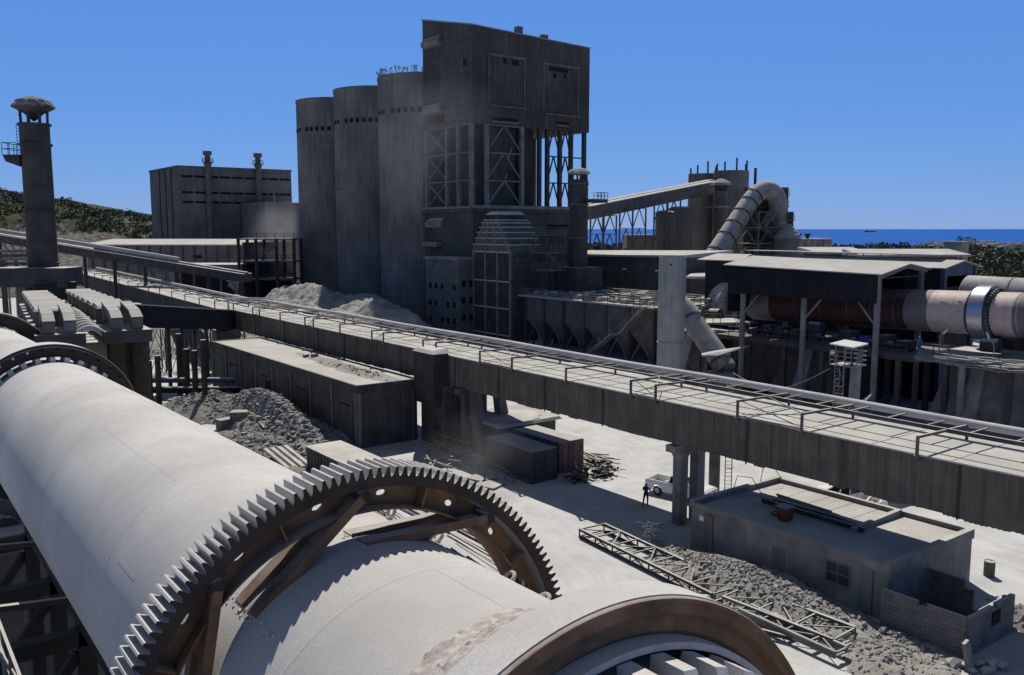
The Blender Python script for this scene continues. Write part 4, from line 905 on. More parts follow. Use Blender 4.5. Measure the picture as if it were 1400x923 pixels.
for k in range(8):
    y=51+k*4.7; mb.bar((7.2,y,1),(10.2,y,9.2),.14).bar((13.1,y,1),(10.2,y,9.2),.14).bar((7.2,y,5.4),(13.1,y,5.4),.16)
mb.build('support_frame','steel_d',t)
random.seed(61)
for k in range(9): MB().path([(6.9-.25*k%1,53+3*k,12.2+.2*(k%3)),(6.0,53.4+3*k,12.4),(5.6,54+3*k,11.2)],.11,8).build('bent_pipe','steel',t,smooth=True)
for k in range(7): MB().blob((6.5-.1*k,52+1.6*k,13.0+.15*k),.55,(1,1.3,.9),.25).build('valve_drum','steel_d',t)
rail(MB(),[(5.6,49.5,11.6),(5.6,62,11.9)],1.1,1.6,.06).build('handrail','steel',t)
def rotz_pt(x,y,cx,cy,a): dx,dy=x-cx,y-cy; return cx+dx*math.cos(a)-dy*math.sin(a),cy+dx*math.sin(a)+dy*math.cos(a)
t.rotation_euler.z=ROT

# mid yard box under the kiln tail
def lattice(mb,x,y,w,z0,z1,bays,l=.14,b=.08,w2=None):
    w2=w2 or w
    c=[(x-w/2,y-w2/2),(x+w/2,y-w2/2),(x+w/2,y+w2/2),(x-w/2,y+w2/2)]
    for p in c: mb.bar((*p,z0),(*p,z1),l)
    for i in range(bays):
        a=z0+(z1-z0)*i/bays; d=z0+(z1-z0)*(i+1)/bays
        for k in range(4):
            p,q=c[k],c[(k+1)%4]; m=((p[0]+q[0])/2,(p[1]+q[1])/2)
            mb.bar((*p,a),(*m,d),b).bar((*q,a),(*m,d),b).bar((*p,d),(*q,d),b)
    return mb
# left chimney
cb=P(59.5,362,d=92); cx,cy=cb.x,cb.y
t=thing('chimney','tall dark steel chimney with a dust crusted cap and side platform','chimney',(cx,cy,0)); r=1.5
zt=P(48,172,d=92).z; zcap=P(45,143,d=92).z
mb=MB().lathe([(0,r),(zt,r*.93)],(cx,cy,0),(0,0,1),40); mb.build('flue','steel_d',t,smooth=True)
for z in (P(57,290,d=92).z,P(50,200,d=92).z,zt-.1,P(59,360,d=92).z): MB().lathe([(z-.1,r*.95),(z-.1,r*1.06),(z+.1,r*1.06),(z+.1,r*.95)],(cx,cy,0),(0,0,1),40).build('flange_ring','steel_d',t)
for k in range(8): a=k*PI/4+.2; MB().bar((cx+1.3*math.cos(a),cy+1.3*math.sin(a),zt-.1),(cx+1.35*math.cos(a),cy+1.35*math.sin(a),zt+1.35),.2).build('cap_post','steel_d',t)
MB().lathe([(zt+.25,.1),(zt+1.0,.9),(zt+1.5,1.85),(zt+1.65,1.95),(zt+1.75,1.9)],(cx,cy,0),(0,0,1),30).build('cap_cone','steel_d',t,smooth=True)
MB().lathe([(zt+1.6,1.98),(zt+1.85,1.95),(zt+2.1,1.75),(zt+2.3,1.6),(zt+2.5,1.15),(zt+2.55,.9),(zt+2.7,.5),(zt+2.72,.01)],(cx,cy,0),(0,0,1),34,wob=.13).build('dust_crust','heap_d',t)
zpl=P(25,214,d=92).z; L=V((-.8,.6,0)) # platform on the left of the picture
c0=V((cx,cy,zpl)); s=V((.6,.8,0))
mb=MB().hexa([c0+L*1.2-s*1.1-V((0,0,1.2)),c0+L*1.2+s*1.1-V((0,0,1.2)),c0+L*2.6+s*1.1-V((0,0,.7)),c0+L*2.6-s*1.1-V((0,0,.7))],[c0+L*1.2-s*1.1,c0+L*1.2+s*1.1,c0+L*2.9+s*1.1,c0+L*2.9-s*1.1]); mb.build('platform','steel_d',t)
rail(MB(),[c0+L*1.4-s*1.1,c0+L*2.9-s*1.1,c0+L*2.9+s*1.1,c0+L*1.4+s*1.1],1.2,.9,.06).build('platform_rail','steel_d',t)
ladder(MB(),c0+L*1.75-s*.25,zt-zpl,.5,s).build('ladder','steel_d',t)
zb=P(60,385,d=92).z
MB().box(cx-2.2,cy-2.6,0,cx+2.2,cy+2.6,P(60,372,d=92).z).build('base_duct','steel_d',t)
o=thing('collector_outlet_duct','dark box duct joining both collector rows at the foot of the tall chimney','duct',(cx,cy,0))
c=V((cx,cy,0)); hz=P(60,366,d=90).z; lz=P(60,392,d=90).z; w_=V((.8,-.6,0)); v_=V((.6,.8,0))
MB().hexa([c-w_*3.8-v_*3.4+V((0,0,lz)),c+w_*3.8-v_*3.4+V((0,0,lz)),c+w_*3.8+v_*.6+V((0,0,lz)),c-w_*3.8+v_*.6+V((0,0,lz))],[c-w_*3.8-v_*3.2+V((0,0,hz)),c+w_*3.8-v_*3.2+V((0,0,hz)),c+w_*3.8+v_*.6+V((0,0,hz)),c-w_*3.8+v_*.6+V((0,0,hz))]).build('duct_box','steel_d',o); boxm(cx-1.6,cy-4.5,6,cx+2.2,cy-3,lz+.5).build('duct_leg','navy',o)
# girder duct to the gallery
p0,p1=P(186,433,d=103),P(312,438,d=123.5)
t=thing('duct_bridge','dark box duct bridge with a pale dusty top running into the gallery end','duct bridge',((p0.x+p1.x)/2,(p0.y+p1.y)/2,0))
mb=MB().bar(p0,p1,2.2,2.6); mb.build('duct_box','navy',t); MB().bar(p0+V((0,0,1.42)),p1+V((0,0,1.42)),2.35,.14).build('dusty_lid','dusty',t)
for k in range(5): q=p0.lerp(p1,.3+.14*k); MB().box(q.x-.2,q.y-.2,0,q.x+.2,q.y+.2,q.z-1.2).build('leg','steel_d',t)
MB().box(p0.lerp(p1,.97).x-1.6,p0.lerp(p1,.97).y-1.6,0,p0.lerp(p1,.97).x+1.4,p0.lerp(p1,.97).y+1.4,p1.z-1.2).build('end_pier','conc_d',t)
for i,(px,py0,py1,lab) in enumerate(((206,492,553,'first'),(218,485,553,'thick'),(247,455,541,'tall'),(257,476,544,'thin'),(268,478,547,'straight'),(281,463,561,'nearest tall'))):
    c=P(px,py1,z=.0); top=P(px-2,py0,d=(c-CAM).dot(FW)).z; t=tag(MB().tube((c.x,c.y,0),(c.x+.05,c.y,top),.33,n=12).build('steel_post','rust_d',org=(c.x,c.y,0),smooth=True),['leftmost short steel post left of the crushed rock','thick dark steel post second from the left','tall steel post rising to the duct bridge','slender dark steel post right of the tall one','plain steel post between the slender and the nearest posts','nearest tall steel post standing free on the earth heap'][i],'post','dark steel posts left of the long building')
t=thing('blue_pipe_pair','pair of blue grey pipes lying low between the steel posts','pipes',(30,105,1)); MB().tube((24,110,2.2),(36,103,2.0),.32,n=14).build('pipe','bluesteel',t,smooth=True); MB().tube((24,109,1.2),(36,102,1.0),.4,n=14).build('pipe','navy',t,smooth=True)
# trestle frames under gallery bend, dark
t=thing('valve_frame','tangle of dark frames under the left end of the gallery','steel frame',(36,126,0))
mb=MB(); 
for k in range(5): lattice(mb,33+3*k,127+.5*k,2.2,0,6,2)
mb.build('frame','steel_d',t)
heap('cement_mound',44,165,16,26,6.5,'heap','pale cement spoil mound seen beneath the duct bridge','mound',31,70,peak=.8)
# main dust mound in front of the silos
heap('cement_mound',75,162,15,38,8.6,'heap','large pale cement dust mound piled in front of the silos','mound',32,120,peak=.62,rough=.7)
heap('cement_mound',74,136,9,14,6.6,'heap','right hand lobe of pale cement dust before the block building','mound',33,80,peak=.6,rough=.6)
heap('cement_mound',66,185,12,20,5.2,'heap_d','dark clinker heap left of the pale dust mound','mound',34,70,peak=.7,rough=.7)
heap('cement_mound',60,150,9,26,4.4,'heap','low foreground apron of the pale dust mound behind the gallery','mound',35,80,peak=.6,rough=.5)
t=thing('sheet_pile','flat pale sheets lying on the low apron of the dust mound','sheets',(60,148,5)); 
for k in range(3): MB().hexa([(57+k*3,148+k*2,4.8),(60+k*3,145+k*2,4.8),(63+k*3,149+k*2,4.9),(60+k*3,152+k*2,4.9)],[(57+k*3,148+k*2,4.95),(60+k*3,145+k*2,4.95),(63+k*3,149+k*2,5.05),(60+k*3,152+k*2,5.05)]).build('sheet','conc_l',t)
# ================================================================== SILOS
SC=[(99,163),(99,184),(99,205)]
for i,(x,y) in enumerate(SC):
    t=thing('cement_silo',['nearest concrete silo with weeds on its rim touching the tower','middle of the three tall concrete silos','farthest and leftmost of the three tall concrete silos'][i],'silo',(x,y,0),'tall concrete silos')
    r=9.6; mb=MB(); prof=[]
    z=0
    while z<50.6: prof+= [(z,r+.015*random.random()),(z+1.77,r+.015*random.random()),(z+1.8,r-.008)]; z+=1.85
    mb.lathe([p for p in prof if p[0]<50.4]+[(50.4,r),(50.6,r+.12),(51.1,r+.12),(51.15,r-.4),(50.7,.01)],(x,y,0),(0,0,1),96); mb.build('silo_wall','silo',t,smooth=True)
    for k in range(40):
        a=2*PI*k/40; c=V((x+math.cos(a)*r,y+math.sin(a)*r,0))
        if (c-V((x,y,0))).dot(V((-.6,-.8,0)))<2 or k%7==0: continue
        tn=V((-math.sin(a),math.cos(a),0)); n=V((math.cos(a),math.sin(a),0)); zz=43.3
        MB().hexa([c-tn*.36-n*.1+V((0,0,zz)),c+tn*.36-n*.1+V((0,0,zz)),c+tn*.42+n*.07+V((0,0,zz)),c-tn*.42+n*.07+V((0,0,zz))],[c-tn*.42-n*.1+V((0,0,zz+.95)),c+tn*.42-n*.1+V((0,0,zz+.95)),c+tn*.42+n*.07+V((0,0,zz+.95)),c-tn*.42+n*.07+V((0,0,zz+.95))]).build('vent_opening','black',t)
x,y=SC[0]; random.seed(71); mb=MB()
for k in range(140):
    a=random.uniform(2.4,5.0); rr=random.uniform(8.6,9.6); p=V((x+rr*math.cos(a),y+rr*math.sin(a),51.1)); h=random.uniform(.3,1.5); q=p+V((random.gauss(0,.25),random.gauss(0,.25),h)); mb.bar(p,q,.06,.03)
    if h>.8: leafclump(mb,q,.2,3,.12)
tag(mb.build('weeds','wood'),'dry weeds growing along the rim of the nearest silo','weeds',kind='stuff')
t=thing('silo_bracket_pipe','thin pipe on a bracket running down the middle silo','pipe',(99,184,0)); c=P(456,258,d=187)
MB().tube((c.x,c.y,0),(c.x,c.y,c.z),.12,n=8).build('down_pipe','steel',t); MB().bar((c.x,c.y,c.z),tuple(P(477,258,d=186)),.25).build('bracket','steel',t)
# ================================================================== PROCESS TOWER
TA,TB,TA2,TB2=93.6,137.,122.4,154.3
t=thing('process_tower','massive dark process tower with a clad upper house on an open steel frame','tower',((TA+TA2)/2,(TB+TB2)/2,0))
zu0,zu1,zf=39.5,56.3,24.2
mb=MB().hexa([(TA,TB,zu0),(TA2,TB,zu0),(TA2,TB2,zu0),(TA,TB2,zu0)],[(TA,TB,zu1+.6),(TA2,TB,zu1-.2),(TA2,TB2,60.),(TA,TB2,60.8)]); mb.build('upper_house','tower',t)
MB().hexa([(TA-.2,TB-.2,zu1+.6),(TA2+.2,TB-.2,zu1-.2),(TA2+.2,TB2+.2,60.05),(TA-.2,TB2+.2,60.85)],[(TA-.1,TB-.1,zu1+.85),(TA2+.1,TB-.1,zu1+.05),(TA2+.1,TB2+.1,60.3),(TA-.1,TB2+.1,61.1)]).build('roof','roofw',t)
# vertical sheet ribs on both faces
mb=MB()
for k in range(72): x=TA+.2+k*.4; mb.box(x,TB-.06,zu0+.1,x+.12,TB,zu1-.35 +(.8*(1-(x-TA)/(TA2-TA))))
mb.build('cladding_ribs','tower',t)
mb=MB()
for k in range(12): mb.box(TA-.05,TB+.1,zu0+.6+k*1.45,TA,TB2-.1,zu0+.68+k*1.45)
mb.build('panel_joints','steel_d',t)
def win(px0,py0,px1,py1,m='black',nm='window',dep=.2,b=TB,fr=True):
    p,q=P(px0,py0,b=b-.1),P(px1,py1,b=b-.1); w_=MB().box(p.x,b-.12,q.z,q.x,b+.1,p.z).build(nm,m,t)
    if fr: MB().box(p.x-.15,b-.3,q.z-.2,q.x+.15,b-.03,q.z).build('sill','conc_l',w_)
    return w_
for pz in ((674,160,708,168),(761,166,778,172)): win(*pz)
for pz in ((688,79,693,87),(700,82,709,90),(757,100,761,107),(771,101,774,108),(751,91,777,100)): win(*pz,fr=False)
for (x0,y0,x1,y1) in ((667,72,717,152),(742,85,790,163)):
    p,q=P(x0,y0,b=TB),P(x1,y1,b=TB); MB().box(p.x,TB-.35,p.z-.5,q.x,TB-.07,p.z).box(p.x,TB-.22,q.z,p.x+.25,TB-.07,p.z-.5).box(q.x-.25,TB-.22,q.z,q.x,TB-.07,p.z-.5).box(p.x,TB-1.0,q.z+.2,q.x,TB-.07,q.z+.45).build('panel_frame','steel',t)
def awn(px,py,L,z_=0):
    c=P(px,py,a=TA); mb=MB().prism([(c.z-.9,-1.4),(c.z-.7,-1.9),(c.z+.3,-1.9),(c.z+.8,-1.2),(c.z+1.0,0),(c.z-.9,0)],'y',0,1); mb.v=[V((TA+v.z if False else TA+v.z,0,0)) for v in mb.v] if False else mb.v
    pr=[(0,c.z-.9),(-.7,c.z-.7),(-.95,c.z),(-.7,c.z+.7),(0,c.z+1.1)]
    m2=MB(); n=len(pr); vs=[(TA+x,c.y-L/2+.4*(z>c.z+.3),z) for x,z in pr]+[(TA+x,c.y+L/2-.4*(z>c.z+.3),z) for x,z in pr]
    m2.add(vs,[tuple(range(n)),tuple(range(2*n-1,n-1,-1))]+[(i,i+n,(i+1)%n+n,(i+1)%n) for i in range(n)]); return m2.build('awning','conc_l',t)
awn(592,58,6.4); awn(594,150,6.4); awn(597,306,6.0)
c=P(595,162,a=TA-.1); boxm(TA-.12,c.y-3.2,c.z-1,TA+.05,c.y+3,c.z+.5).build('window','black',t)
c=P(635,85,a=TA-.1); boxm(TA-.12,c.y-.5,c.z-.6,TA+.05,c.y+.5,c.z+.6).build('window','black',t)
# lower block
boxm(TA,TB,0,TA2-.6,TB2,zf-1.0).build('lower_block','tower',t)
MB().box(TA-.5,TB-.5,zf-1.0,TA2-.3,TB2+.4,zf-.35).build('ledge','conc_d',t); MB().box(TA-.6,TB+.3,zf-.35,TA+.3,TB2,zf+.1).box(TA-.5,TB-.5,zf-.35,TA2-.4,TB-.25,zf+.25).build('dusty_kerb','conc_l',t)
boxm(P(748,309,b=TB).x,TB-.1,P(748,313,b=TB).z,P(776,309,b=TB).x,TB+.1,P(748,307,b=TB).z).build('slot_window','black',t)
for py in (333,478-30): 
    c=P(583,py,a=TA); MB().box(TA-1.4,c.y-6,c.z-.5,TA,c.y-.5,c.z+.35).build('canopy','conc_l',t)
# truss bays
xs=[P(px,230,b=TB).x for px in (646.5,667,715,739,750,767,782,800)]
for x in xs: MB().box(x-.38,TB+.1,zf-.35,x+.38,TB+.8,zu0).build('column','tress' if x<xs[3] else 'steel_d',t)
for x in xs[3:]: MB().box(x-.3,TB2-.8,zf-.35,x+.3,TB2-.2,zu0).build('column','steel_d',t)
for y in (TB+5.2,TB+9.2,TB2-.6): MB().box(TA+.02,y-.35,zf-.35,TA+.7,y+.35,zu0).build('column','tress',t)
lv=[zf,zf+5,zf+10.2,zu0]
def Abr(x0,x1,y,z0,z1,m,w=.22,inv=False):
    mb=MB(); xm=(x0+x1)/2; mb.bar((x0,y,z0),(xm,y,z1),w).bar((x1,y,z0),(xm,y,z1),w).bar((x0,y,z1-.1),(x1,y,z1-.1),w*1.1); return mb.build('brace',m,t)
for k in range(3):
    Abr(xs[1],xs[2],TB+.45,lv[k],lv[k+1],'tress')
    Abr(xs[4],xs[5],TB+.45,lv[k],lv[k+1],'steel_d'); Abr(xs[5],xs[6],TB+.45,lv[k],lv[k+1],'steel_d'); Abr(xs[5],xs[6],TB2-.5,lv[k],lv[k+1],'steel_d'); Abr(xs[3],xs[5],TB2-.5,lv[k],lv[k+1],'steel_d')
    MB().bar((xs[6],TB+.45,lv[k+1]-.1),(xs[7],TB+.45,lv[k+1]-.1),.24).bar((xs[0],TB+.45,lv[k+1]-.1),(xs[1],TB+.45,lv[k+1]-.1),.2).build('strut','steel_d',t)
    MB().bar((TA+.35,TB2-.6,lv[k]),(TA+.35,TB+9.2,lv[k+1]),.2).bar((TA+.35,TB2-.6,lv[k+1]),(TA+.35,TB+9.2,lv[k]),.2).bar((TA+.35,TB2-.6,lv[k+1]-.1),(TA+.35,TB+.3,lv[k+1]-.1),.24).build('brace','tress',t)
MB().box(xs[0]+3.0,TB+3.2,zf-.3,xs[3]+.6,TB2-2.5,zu0-.05).build('inner_core','tower',t)
for i,x in enumerate((xs[1]-1.2,xs[1]+2.0,xs[2]+1.5)): MB().tube((x,TB+2.6,zf-.3),(x,TB+2.6,zu0),.9,n=20).build('riser_duct','bluesteel' if i==1 else 'steel_d',t,smooth=True)
for k,(a_,y) in enumerate(((TA+3,TB2-3),(TA+6,TB+8))): MB().tube((a_,y,zf-.3),(a_,y,zu0),1.3,n=20).build('riser_duct','steel_d',t,smooth=True)
for k in range(2): x=xs[2]-5+k*1.2; MB().bar((x,TB-.2,lv[0]+4+5*k),(x+1,TB-.2,lv[0]+6.2+5*k),.2).build('loose_strut','tress',t)
mb=MB(); ladder(mb,(xs[6]-.8,TB-.1,zf),zu0-zf,.9,(1,0,0)); mb.build('ladder','steel_d',t)
MB().box(TA+11,TB+.6,zu1+.3,TA+12.2,TB+1.8,zu1+2.0).build('roof_vent','conc',t); MB().box(TA+17,TB+.4,zu1+.3,TA+18.3,TB+1.5,zu1+1.2).build('roof_vent','conc',t)
# side stair platform right of filter house
c=P(750,345,d=150)
t=thing('stair_tower','open steel stair tower standing between the filter house and the small round stack','stair tower',(c.x,c.y,0))
mb=MB(); lattice(mb,c.x,c.y,3.6,0,c.z+3,4,.16,.09); mb.build('frame','steel_d',t)
for k,z in enumerate((c.z-3,c.z+.0,c.z+3)): MB().box(c.x-2.1,c.y-2.1,z-.12,c.x+2.1,c.y+2.1,z).build('platform','steel',t); rail(MB(),[(c.x-2.1,c.y+2.1,z),(c.x-2.1,c.y-2.1,z),(c.x+2.1,c.y-2.1,z)],1.2,1.1,.07,3).build('handrail','steel',t)
stairs(MB(),(c.x+1.6,c.y-1.4,c.z-3),(c.x-1.2,c.y-1.4,c.z),1,(0,1,0)).build('stair','steel',t)
# ================================================================== ADMIN BLOCK
t=thing('plant_office','narrow grey rendered block building with small windows beside the filter house','building',(91,143,0))
a0,b0=89.2,135.2
boxm(a0,b0,0,TA-.05,147.,14.2).build('wall','conc',t); boxm(a0-.3,b0-.3,14.2,TA-.1,147.3,14.7).build('roof','conc_l',t)
for k in range(5):
    for j,z in enumerate((2.2,5.3,8.6)):
        y=b0+1.2+k*2.1
        if (k+j)%4!=3: w_=boxm(a0-.04,y,z,a0+.05,y+.9,z+1.1).build('window','black',t); boxm(a0-.14,y-.1,z-.15,a0,y+1,z-.02).build('sill','conc_l',w_)
for z in (3,6.2,9.3): w_=boxm(a0+.6,b0-.04,z,a0+1.4,b0+.05,z+1.2).build('window','black',t); w_=boxm(a0+2.2,b0-.04,z,a0+3.,b0+.05,z+1.2).build('window','black',t)
MB().tube((a0+1.8,b0-.25,0),(a0+1.8,b0-.25,7.5),.2).build('down_pipe','steel',t)
# ================================================================== FILTER HOUSE
t=thing('filter_house','tall panelled filter house with stepped louvred gambrel roof','filter house',(96,129,0))
fa,fb,fb2,fa2,ze=92.5,123.6,135.,98.6,16.0
boxm(fa,fb,0,fa2,fb2,ze).build('wall','steel',t)
for k in range(4):
    y=fb+(fb2-fb)*k/3; boxm(fa-.32,y-.16,.2,fa,y+.16,ze).build('frame_post','conc_l',t)  # posts coloured paler than the wall so they look sunlit
for j,z in enumerate((1.2,6.0,10.8,ze)): MB().box(fa-.26,fb,z-.22,fa,fb2,z).build('sunlit_dust_ledge','dusty',t)  # dust on the ledges; its pale tone also paints sunlight the tower blocks
mb=MB()
for k in range(36): y=fb+.2+k*.31; mb.box(fa-.08,y,.3,fa,y+.1,ze-.3)
mb.build('louvre_slats','steel_d',t)
mb=MB()
for k in range(14): z=.8+k*1.1; mb.box(fa,fb-.07,z,fa2,fb,z+.12)
for k in range(9): x=fa+k*.74; mb.box(x,fb-.1,.2,x+.09,fb,ze)
mb.build('side_ribs','steel_d',t)
zr=21.6; ym=(fb+fb2)/2
n=6
for k in range(n):
    u0,u1=k/n,(k+1)/n; f=lambda u:(fb+ (ym-1.6-fb)*u, fb2-(fb2-ym-1.6)*u, ze+ (zr-ze)*(1-(1-u)**1.35))
    y0,y1,z0=f(u0); _,_,z1=f(u1)
    MB().box(fa-.1,y0,z0,fa2+.1,y1,z1-.06).build('roof_tier','steel',t); MB().box(fa-.28,y0-.25,z1-.12,fa2+.25,y1+.1,z1+.06).build('roof_ledge','dusty',t)  # pale ledge colour stands in for sunlight kept off by the tower
MB().box(fa+.3,ym-1.6,zr,fa2-.3,ym+1.6,zr+.9).build('monitor','steel_d',t); MB().hexa([(fa,ym-2,zr+.9),(fa2,ym-2,zr+.9),(fa2,ym+2,zr+.9),(fa,ym+2,zr+.9)],[(fa+.4,ym-1.2,zr+1.5),(fa2-.4,ym-1.2,zr+1.5),(fa2-.4,ym+1.2,zr+1.5),(fa+.4,ym+1.2,zr+1.5)]).build('monitor_roof','dusty',t)
for k in range(4):
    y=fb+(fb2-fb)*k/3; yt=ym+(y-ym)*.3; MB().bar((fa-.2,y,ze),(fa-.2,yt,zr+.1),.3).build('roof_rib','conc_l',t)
# ================================================================== BAG HOUSE
t=thing('bag_house','long hopper bottomed bag house with a dusty crowded deck and outside stair','bag house',(102,103,0))
ha,hb,ha2,hb2=92.,88.4,110.,118.6
boxm(ha,hb,4.6,ha2,hb2,8.6).build('casing','steel',t)
mb=MB()
for k in range(60): y=hb+.1+k*.51; mb.box(ha-.09,y,4.6,ha,y+.07,8.5)
for z in (5.0,5.7,6.4,7.1,7.8): mb.box(ha-.07,hb,z,ha,hb2,z+.07); mb.box(ha,hb-.07,z,ha2,hb,z+.07)
for k in range(28): x=ha+.1+k*.65; mb.box(x,hb-.09,4.6,x+.07,hb,8.5)
mb.build('casing_grid','steel',t)
for k in range(7): y=hb+k*(hb2-hb)/6; boxm(ha-.22,y-.2,0,ha+.1,y+.2,8.6).build('column','steel_d',t)
for k in range(6):
    y0=hb+k*(hb2-hb)/6+.2; y1=y0+(hb2-hb)/6-.4; ym=(y0+y1)/2
    for x0 in (ha+.05,ha+6.2,ha+12.2): MB().hexa([(x0+2.2,ym-.4,1.0),(x0+3.2,ym-.4,1.0),(x0+3.2,ym+.4,1.0),(x0+2.2,ym+.4,1.0)],[(x0,y0,4.59),(x0+5.5,y0,4.59),(x0+5.5,y1,4.59),(x0,y1,4.59)]).build('hopper','steel',t)
    MB().bar((ha-.05,y0,.3),(ha-.05,ym,3.6),.12).bar((ha-.05,y1,.3),(ha-.05,ym,3.6),.12).build('brace','tress' if k<2 else 'steel',t)
boxm(ha-1.1,hb-.9,8.6,ha2+.8,hb2+.8,8.85).build('deck','roofw',t)
rail(MB(),[(ha2+.7,hb-.85,8.85),(ha-1.05,hb-.85,8.85),(ha-1.05,hb2+.7,8.85),(ha2,hb2+.7,8.85)],1.15,1.4,.07,3).build('handrail','steel',t)
random.seed(81)
for k in range(11):
    for j in range(5):
        x=ha+1.2+j*3.4+random.uniform(-.3,.3); y=hb+1.4+k*2.65
        q=random.random()
        if q<.45: MB().box(x-.9,y-.7,8.85,x+.9,y+.7,8.85+random.uniform(.3,.6)).build('hatch_box','conc_l',t)
        elif q<.8: MB().tube((x-1.2,y,9.25),(x+1.2,y,9.25),.32,n=12).build('air_receiver','dusty',t,smooth=True)
        else: MB().tube((x,y,8.85),(x,y,9.9),.22,n=10).build('valve','steel',t)
for j in range(6): MB().path([(ha+.5+j*3.2,hb+.5,9.35),(ha+.6+j*3.2,hb+15,9.45),(ha+.5+j*3.2,hb2-1,9.35)],.12,8).build('header_pipe','steel',t)
s0=P(800,488,a=ha-1.2); s1_=P(846,448,a=ha-1.2); s2_=P(872,408,a=ha-1.2)
stairs(MB(),(ha-2.3,101.5,0.1),(ha-2.3,94.8,4.6),1.1,(1,0,0)).build('stair_flight','tress',t); MB().box(ha-2.4,93.4,4.45,ha-1.15,94.8,4.6).build('landing','tress',t); stairs(MB(),(ha-2.3,93.4,4.6),(ha-2.3,88.9,8.8),1.1,(1,0,0)).build('stair_flight','tress',t)
# white stack and small stack
c=P(918,430,d=100)
t=thing('pale_stack','thick pale grey cut off stack standing before the bag house','stack',(c.x,c.y,0))
zt=P(918,350,d=100).z; MB().lathe([(0,1.55),(zt,1.52),(zt,1.42),(zt-1.5,1.42)],(c.x,c.y,0),(0,0,1),48).build('flue','stackw',t,smooth=True)
for py in (468,405,378): z=P(918,py,d=100).z; MB().lathe([(z-.05,1.5),(z-.05,1.62 if py>450 else 1.56),(z+.05,1.62 if py>450 else 1.56),(z+.05,1.5)],(c.x,c.y,0),(0,0,1),48).build('flange_ring','stackw',t)
MB().tube((c.x-1.2,c.y-.9,zt-.9),(c.x-1.28,c.y-.96,zt-.9),.12).build('port','black',t)
c=P(791,300,d=152)
t=thing('round_stack','slender dark stack with a domed dust cap beside the process tower','stack',(c.x,c.y,0))
zt=P(791,246,d=152).z; MB().tube((c.x,c.y,0),(c.x,c.y,zt),1.6,n=36).build('flue','steel_d',t,smooth=True)
for py in (370,325,280,252): z=P(791,py,d=152).z; MB().lathe([(z-.12,1.55),(z-.12,1.78),(z+.12,1.78),(z+.12,1.55)],(c.x,c.y,0),(0,0,1),36).build('flange_ring','steel',t)
for k in range(6): a=k*PI/3; MB().bar((c.x+1.4*math.cos(a),c.y+1.4*math.sin(a),zt),(c.x+1.4*math.cos(a),c.y+1.4*math.sin(a),zt+1.0),.25).build('cap_post','steel_d',t)
MB().lathe([(zt+.8,1.3),(zt+.95,1.9),(zt+1.2,1.95),(zt+1.7,1.5),(zt+1.95,.7),(zt+2.,.01)],(c.x,c.y,0),(0,0,1),28,wob=.06).build('dust_cap','heap',t,smooth=True)
q=P(815,270,d=150); MB().box(q.x-1.6,q.y-1.2,q.z-.9,q.x+1.6,q.y+1.2,q.z-.3).build('side_platform','steel_d',t); rail(MB(),[(q.x-1.6,q.y-1.2,q.z-.3),(q.x+1.6,q.y-1.2,q.z-.3),(q.x+1.6,q.y+1.2,q.z-.3)],1.1,.9,.07).build('platform_rail','steel_d',t)
zb=P(791,366,d=150).z; boxm(c.x-3,c.y-3,0,c.x+3,c.y+3,zb).build('base_box','steel_d',t)
# ================================================================== SECOND KILN AND SHED (right)
KO2=V((91.,42.,11.55)); 
def K_(s,r,d): return K(s,r,d,KO2)
t=thing('banded_kiln','second rotary kiln at the right with pale pink, purple and shade-darkened red painted bands','rotary kiln',KO2)
def bb(px,py=430): return P(px,py,a=89.2).y-42
s_in=bb(1244); bands=[(-22,bb(1386,435),'purple'),(bb(1386,435),bb(1268,435),'pink'),(bb(1268,435),bb(1236),'purple'),(bb(1236),bb(1150),'kilnred'),(bb(1150),bb(1050),'kilnred'),(bb(1050),bb(1018),'purple')]
for s0,s1,m in bands:
    ringprof(MB(),[(s0+.01,2.05),(s0+.01,2.2),(s1-.01,2.2),(s1-.01,2.05)],96,KO2).build('shell_band',m,t,smooth=True)
for px in (1392,1302,1276,1222,1190,1158,1120,1085): s=bb(px,435); ringprof(MB(),[(s-.04,2.19),(s-.02,2.213),(s+.02,2.213),(s+.04,2.19)],96,KO2).build('weld_seam','purple' if px<1260 else 'pink',t,smooth=True)
st=bb(1338,430); ty=ringprof(MB(),[(st-.75,2.42),(st-.75,2.78),(st-.70,2.83),(st+.70,2.83),(st+.75,2.78),(st+.75,2.42)],96,KO2).build('riding_ring','shiny',t,smooth=True)
for sg in (-1,1):
    for i in range(44):
        d=i*360/44; rad=(K1*math.cos(R(d))+K2*math.sin(R(d))); p=KO2+KA*(st+sg*.98); MB().bar(p+rad*2.18,p+rad*2.52,.14,.3,upv=KA).build('retaining_block','rust_d' if sg>0 else 'steel_d',ty)
    ringprof(MB(),[(st+sg*1.15-.05,2.19),(st+sg*1.15-.05,2.36),(st+sg*1.15+.05,2.36),(st+sg*1.15+.05,2.19)],96,KO2).build('stop_ring','rust_d',ty,smooth=True)
for s,d,l,w in ((bb(1290),150,.9,.12),(bb(1312,420),146,.5,.1)): a,b_=K_(s-l/2,2.203,d),K_(s+l/2,2.203,d-3); MB().bar(a,b_,w,.01,upv=K2).build('rust_patch','rust',t)
t=thing('white_cylinder','large pale dusty cylinder lying behind the banded kiln at the right edge','cylinder',(98,40,12)); c=P(1321,400,a=97.)
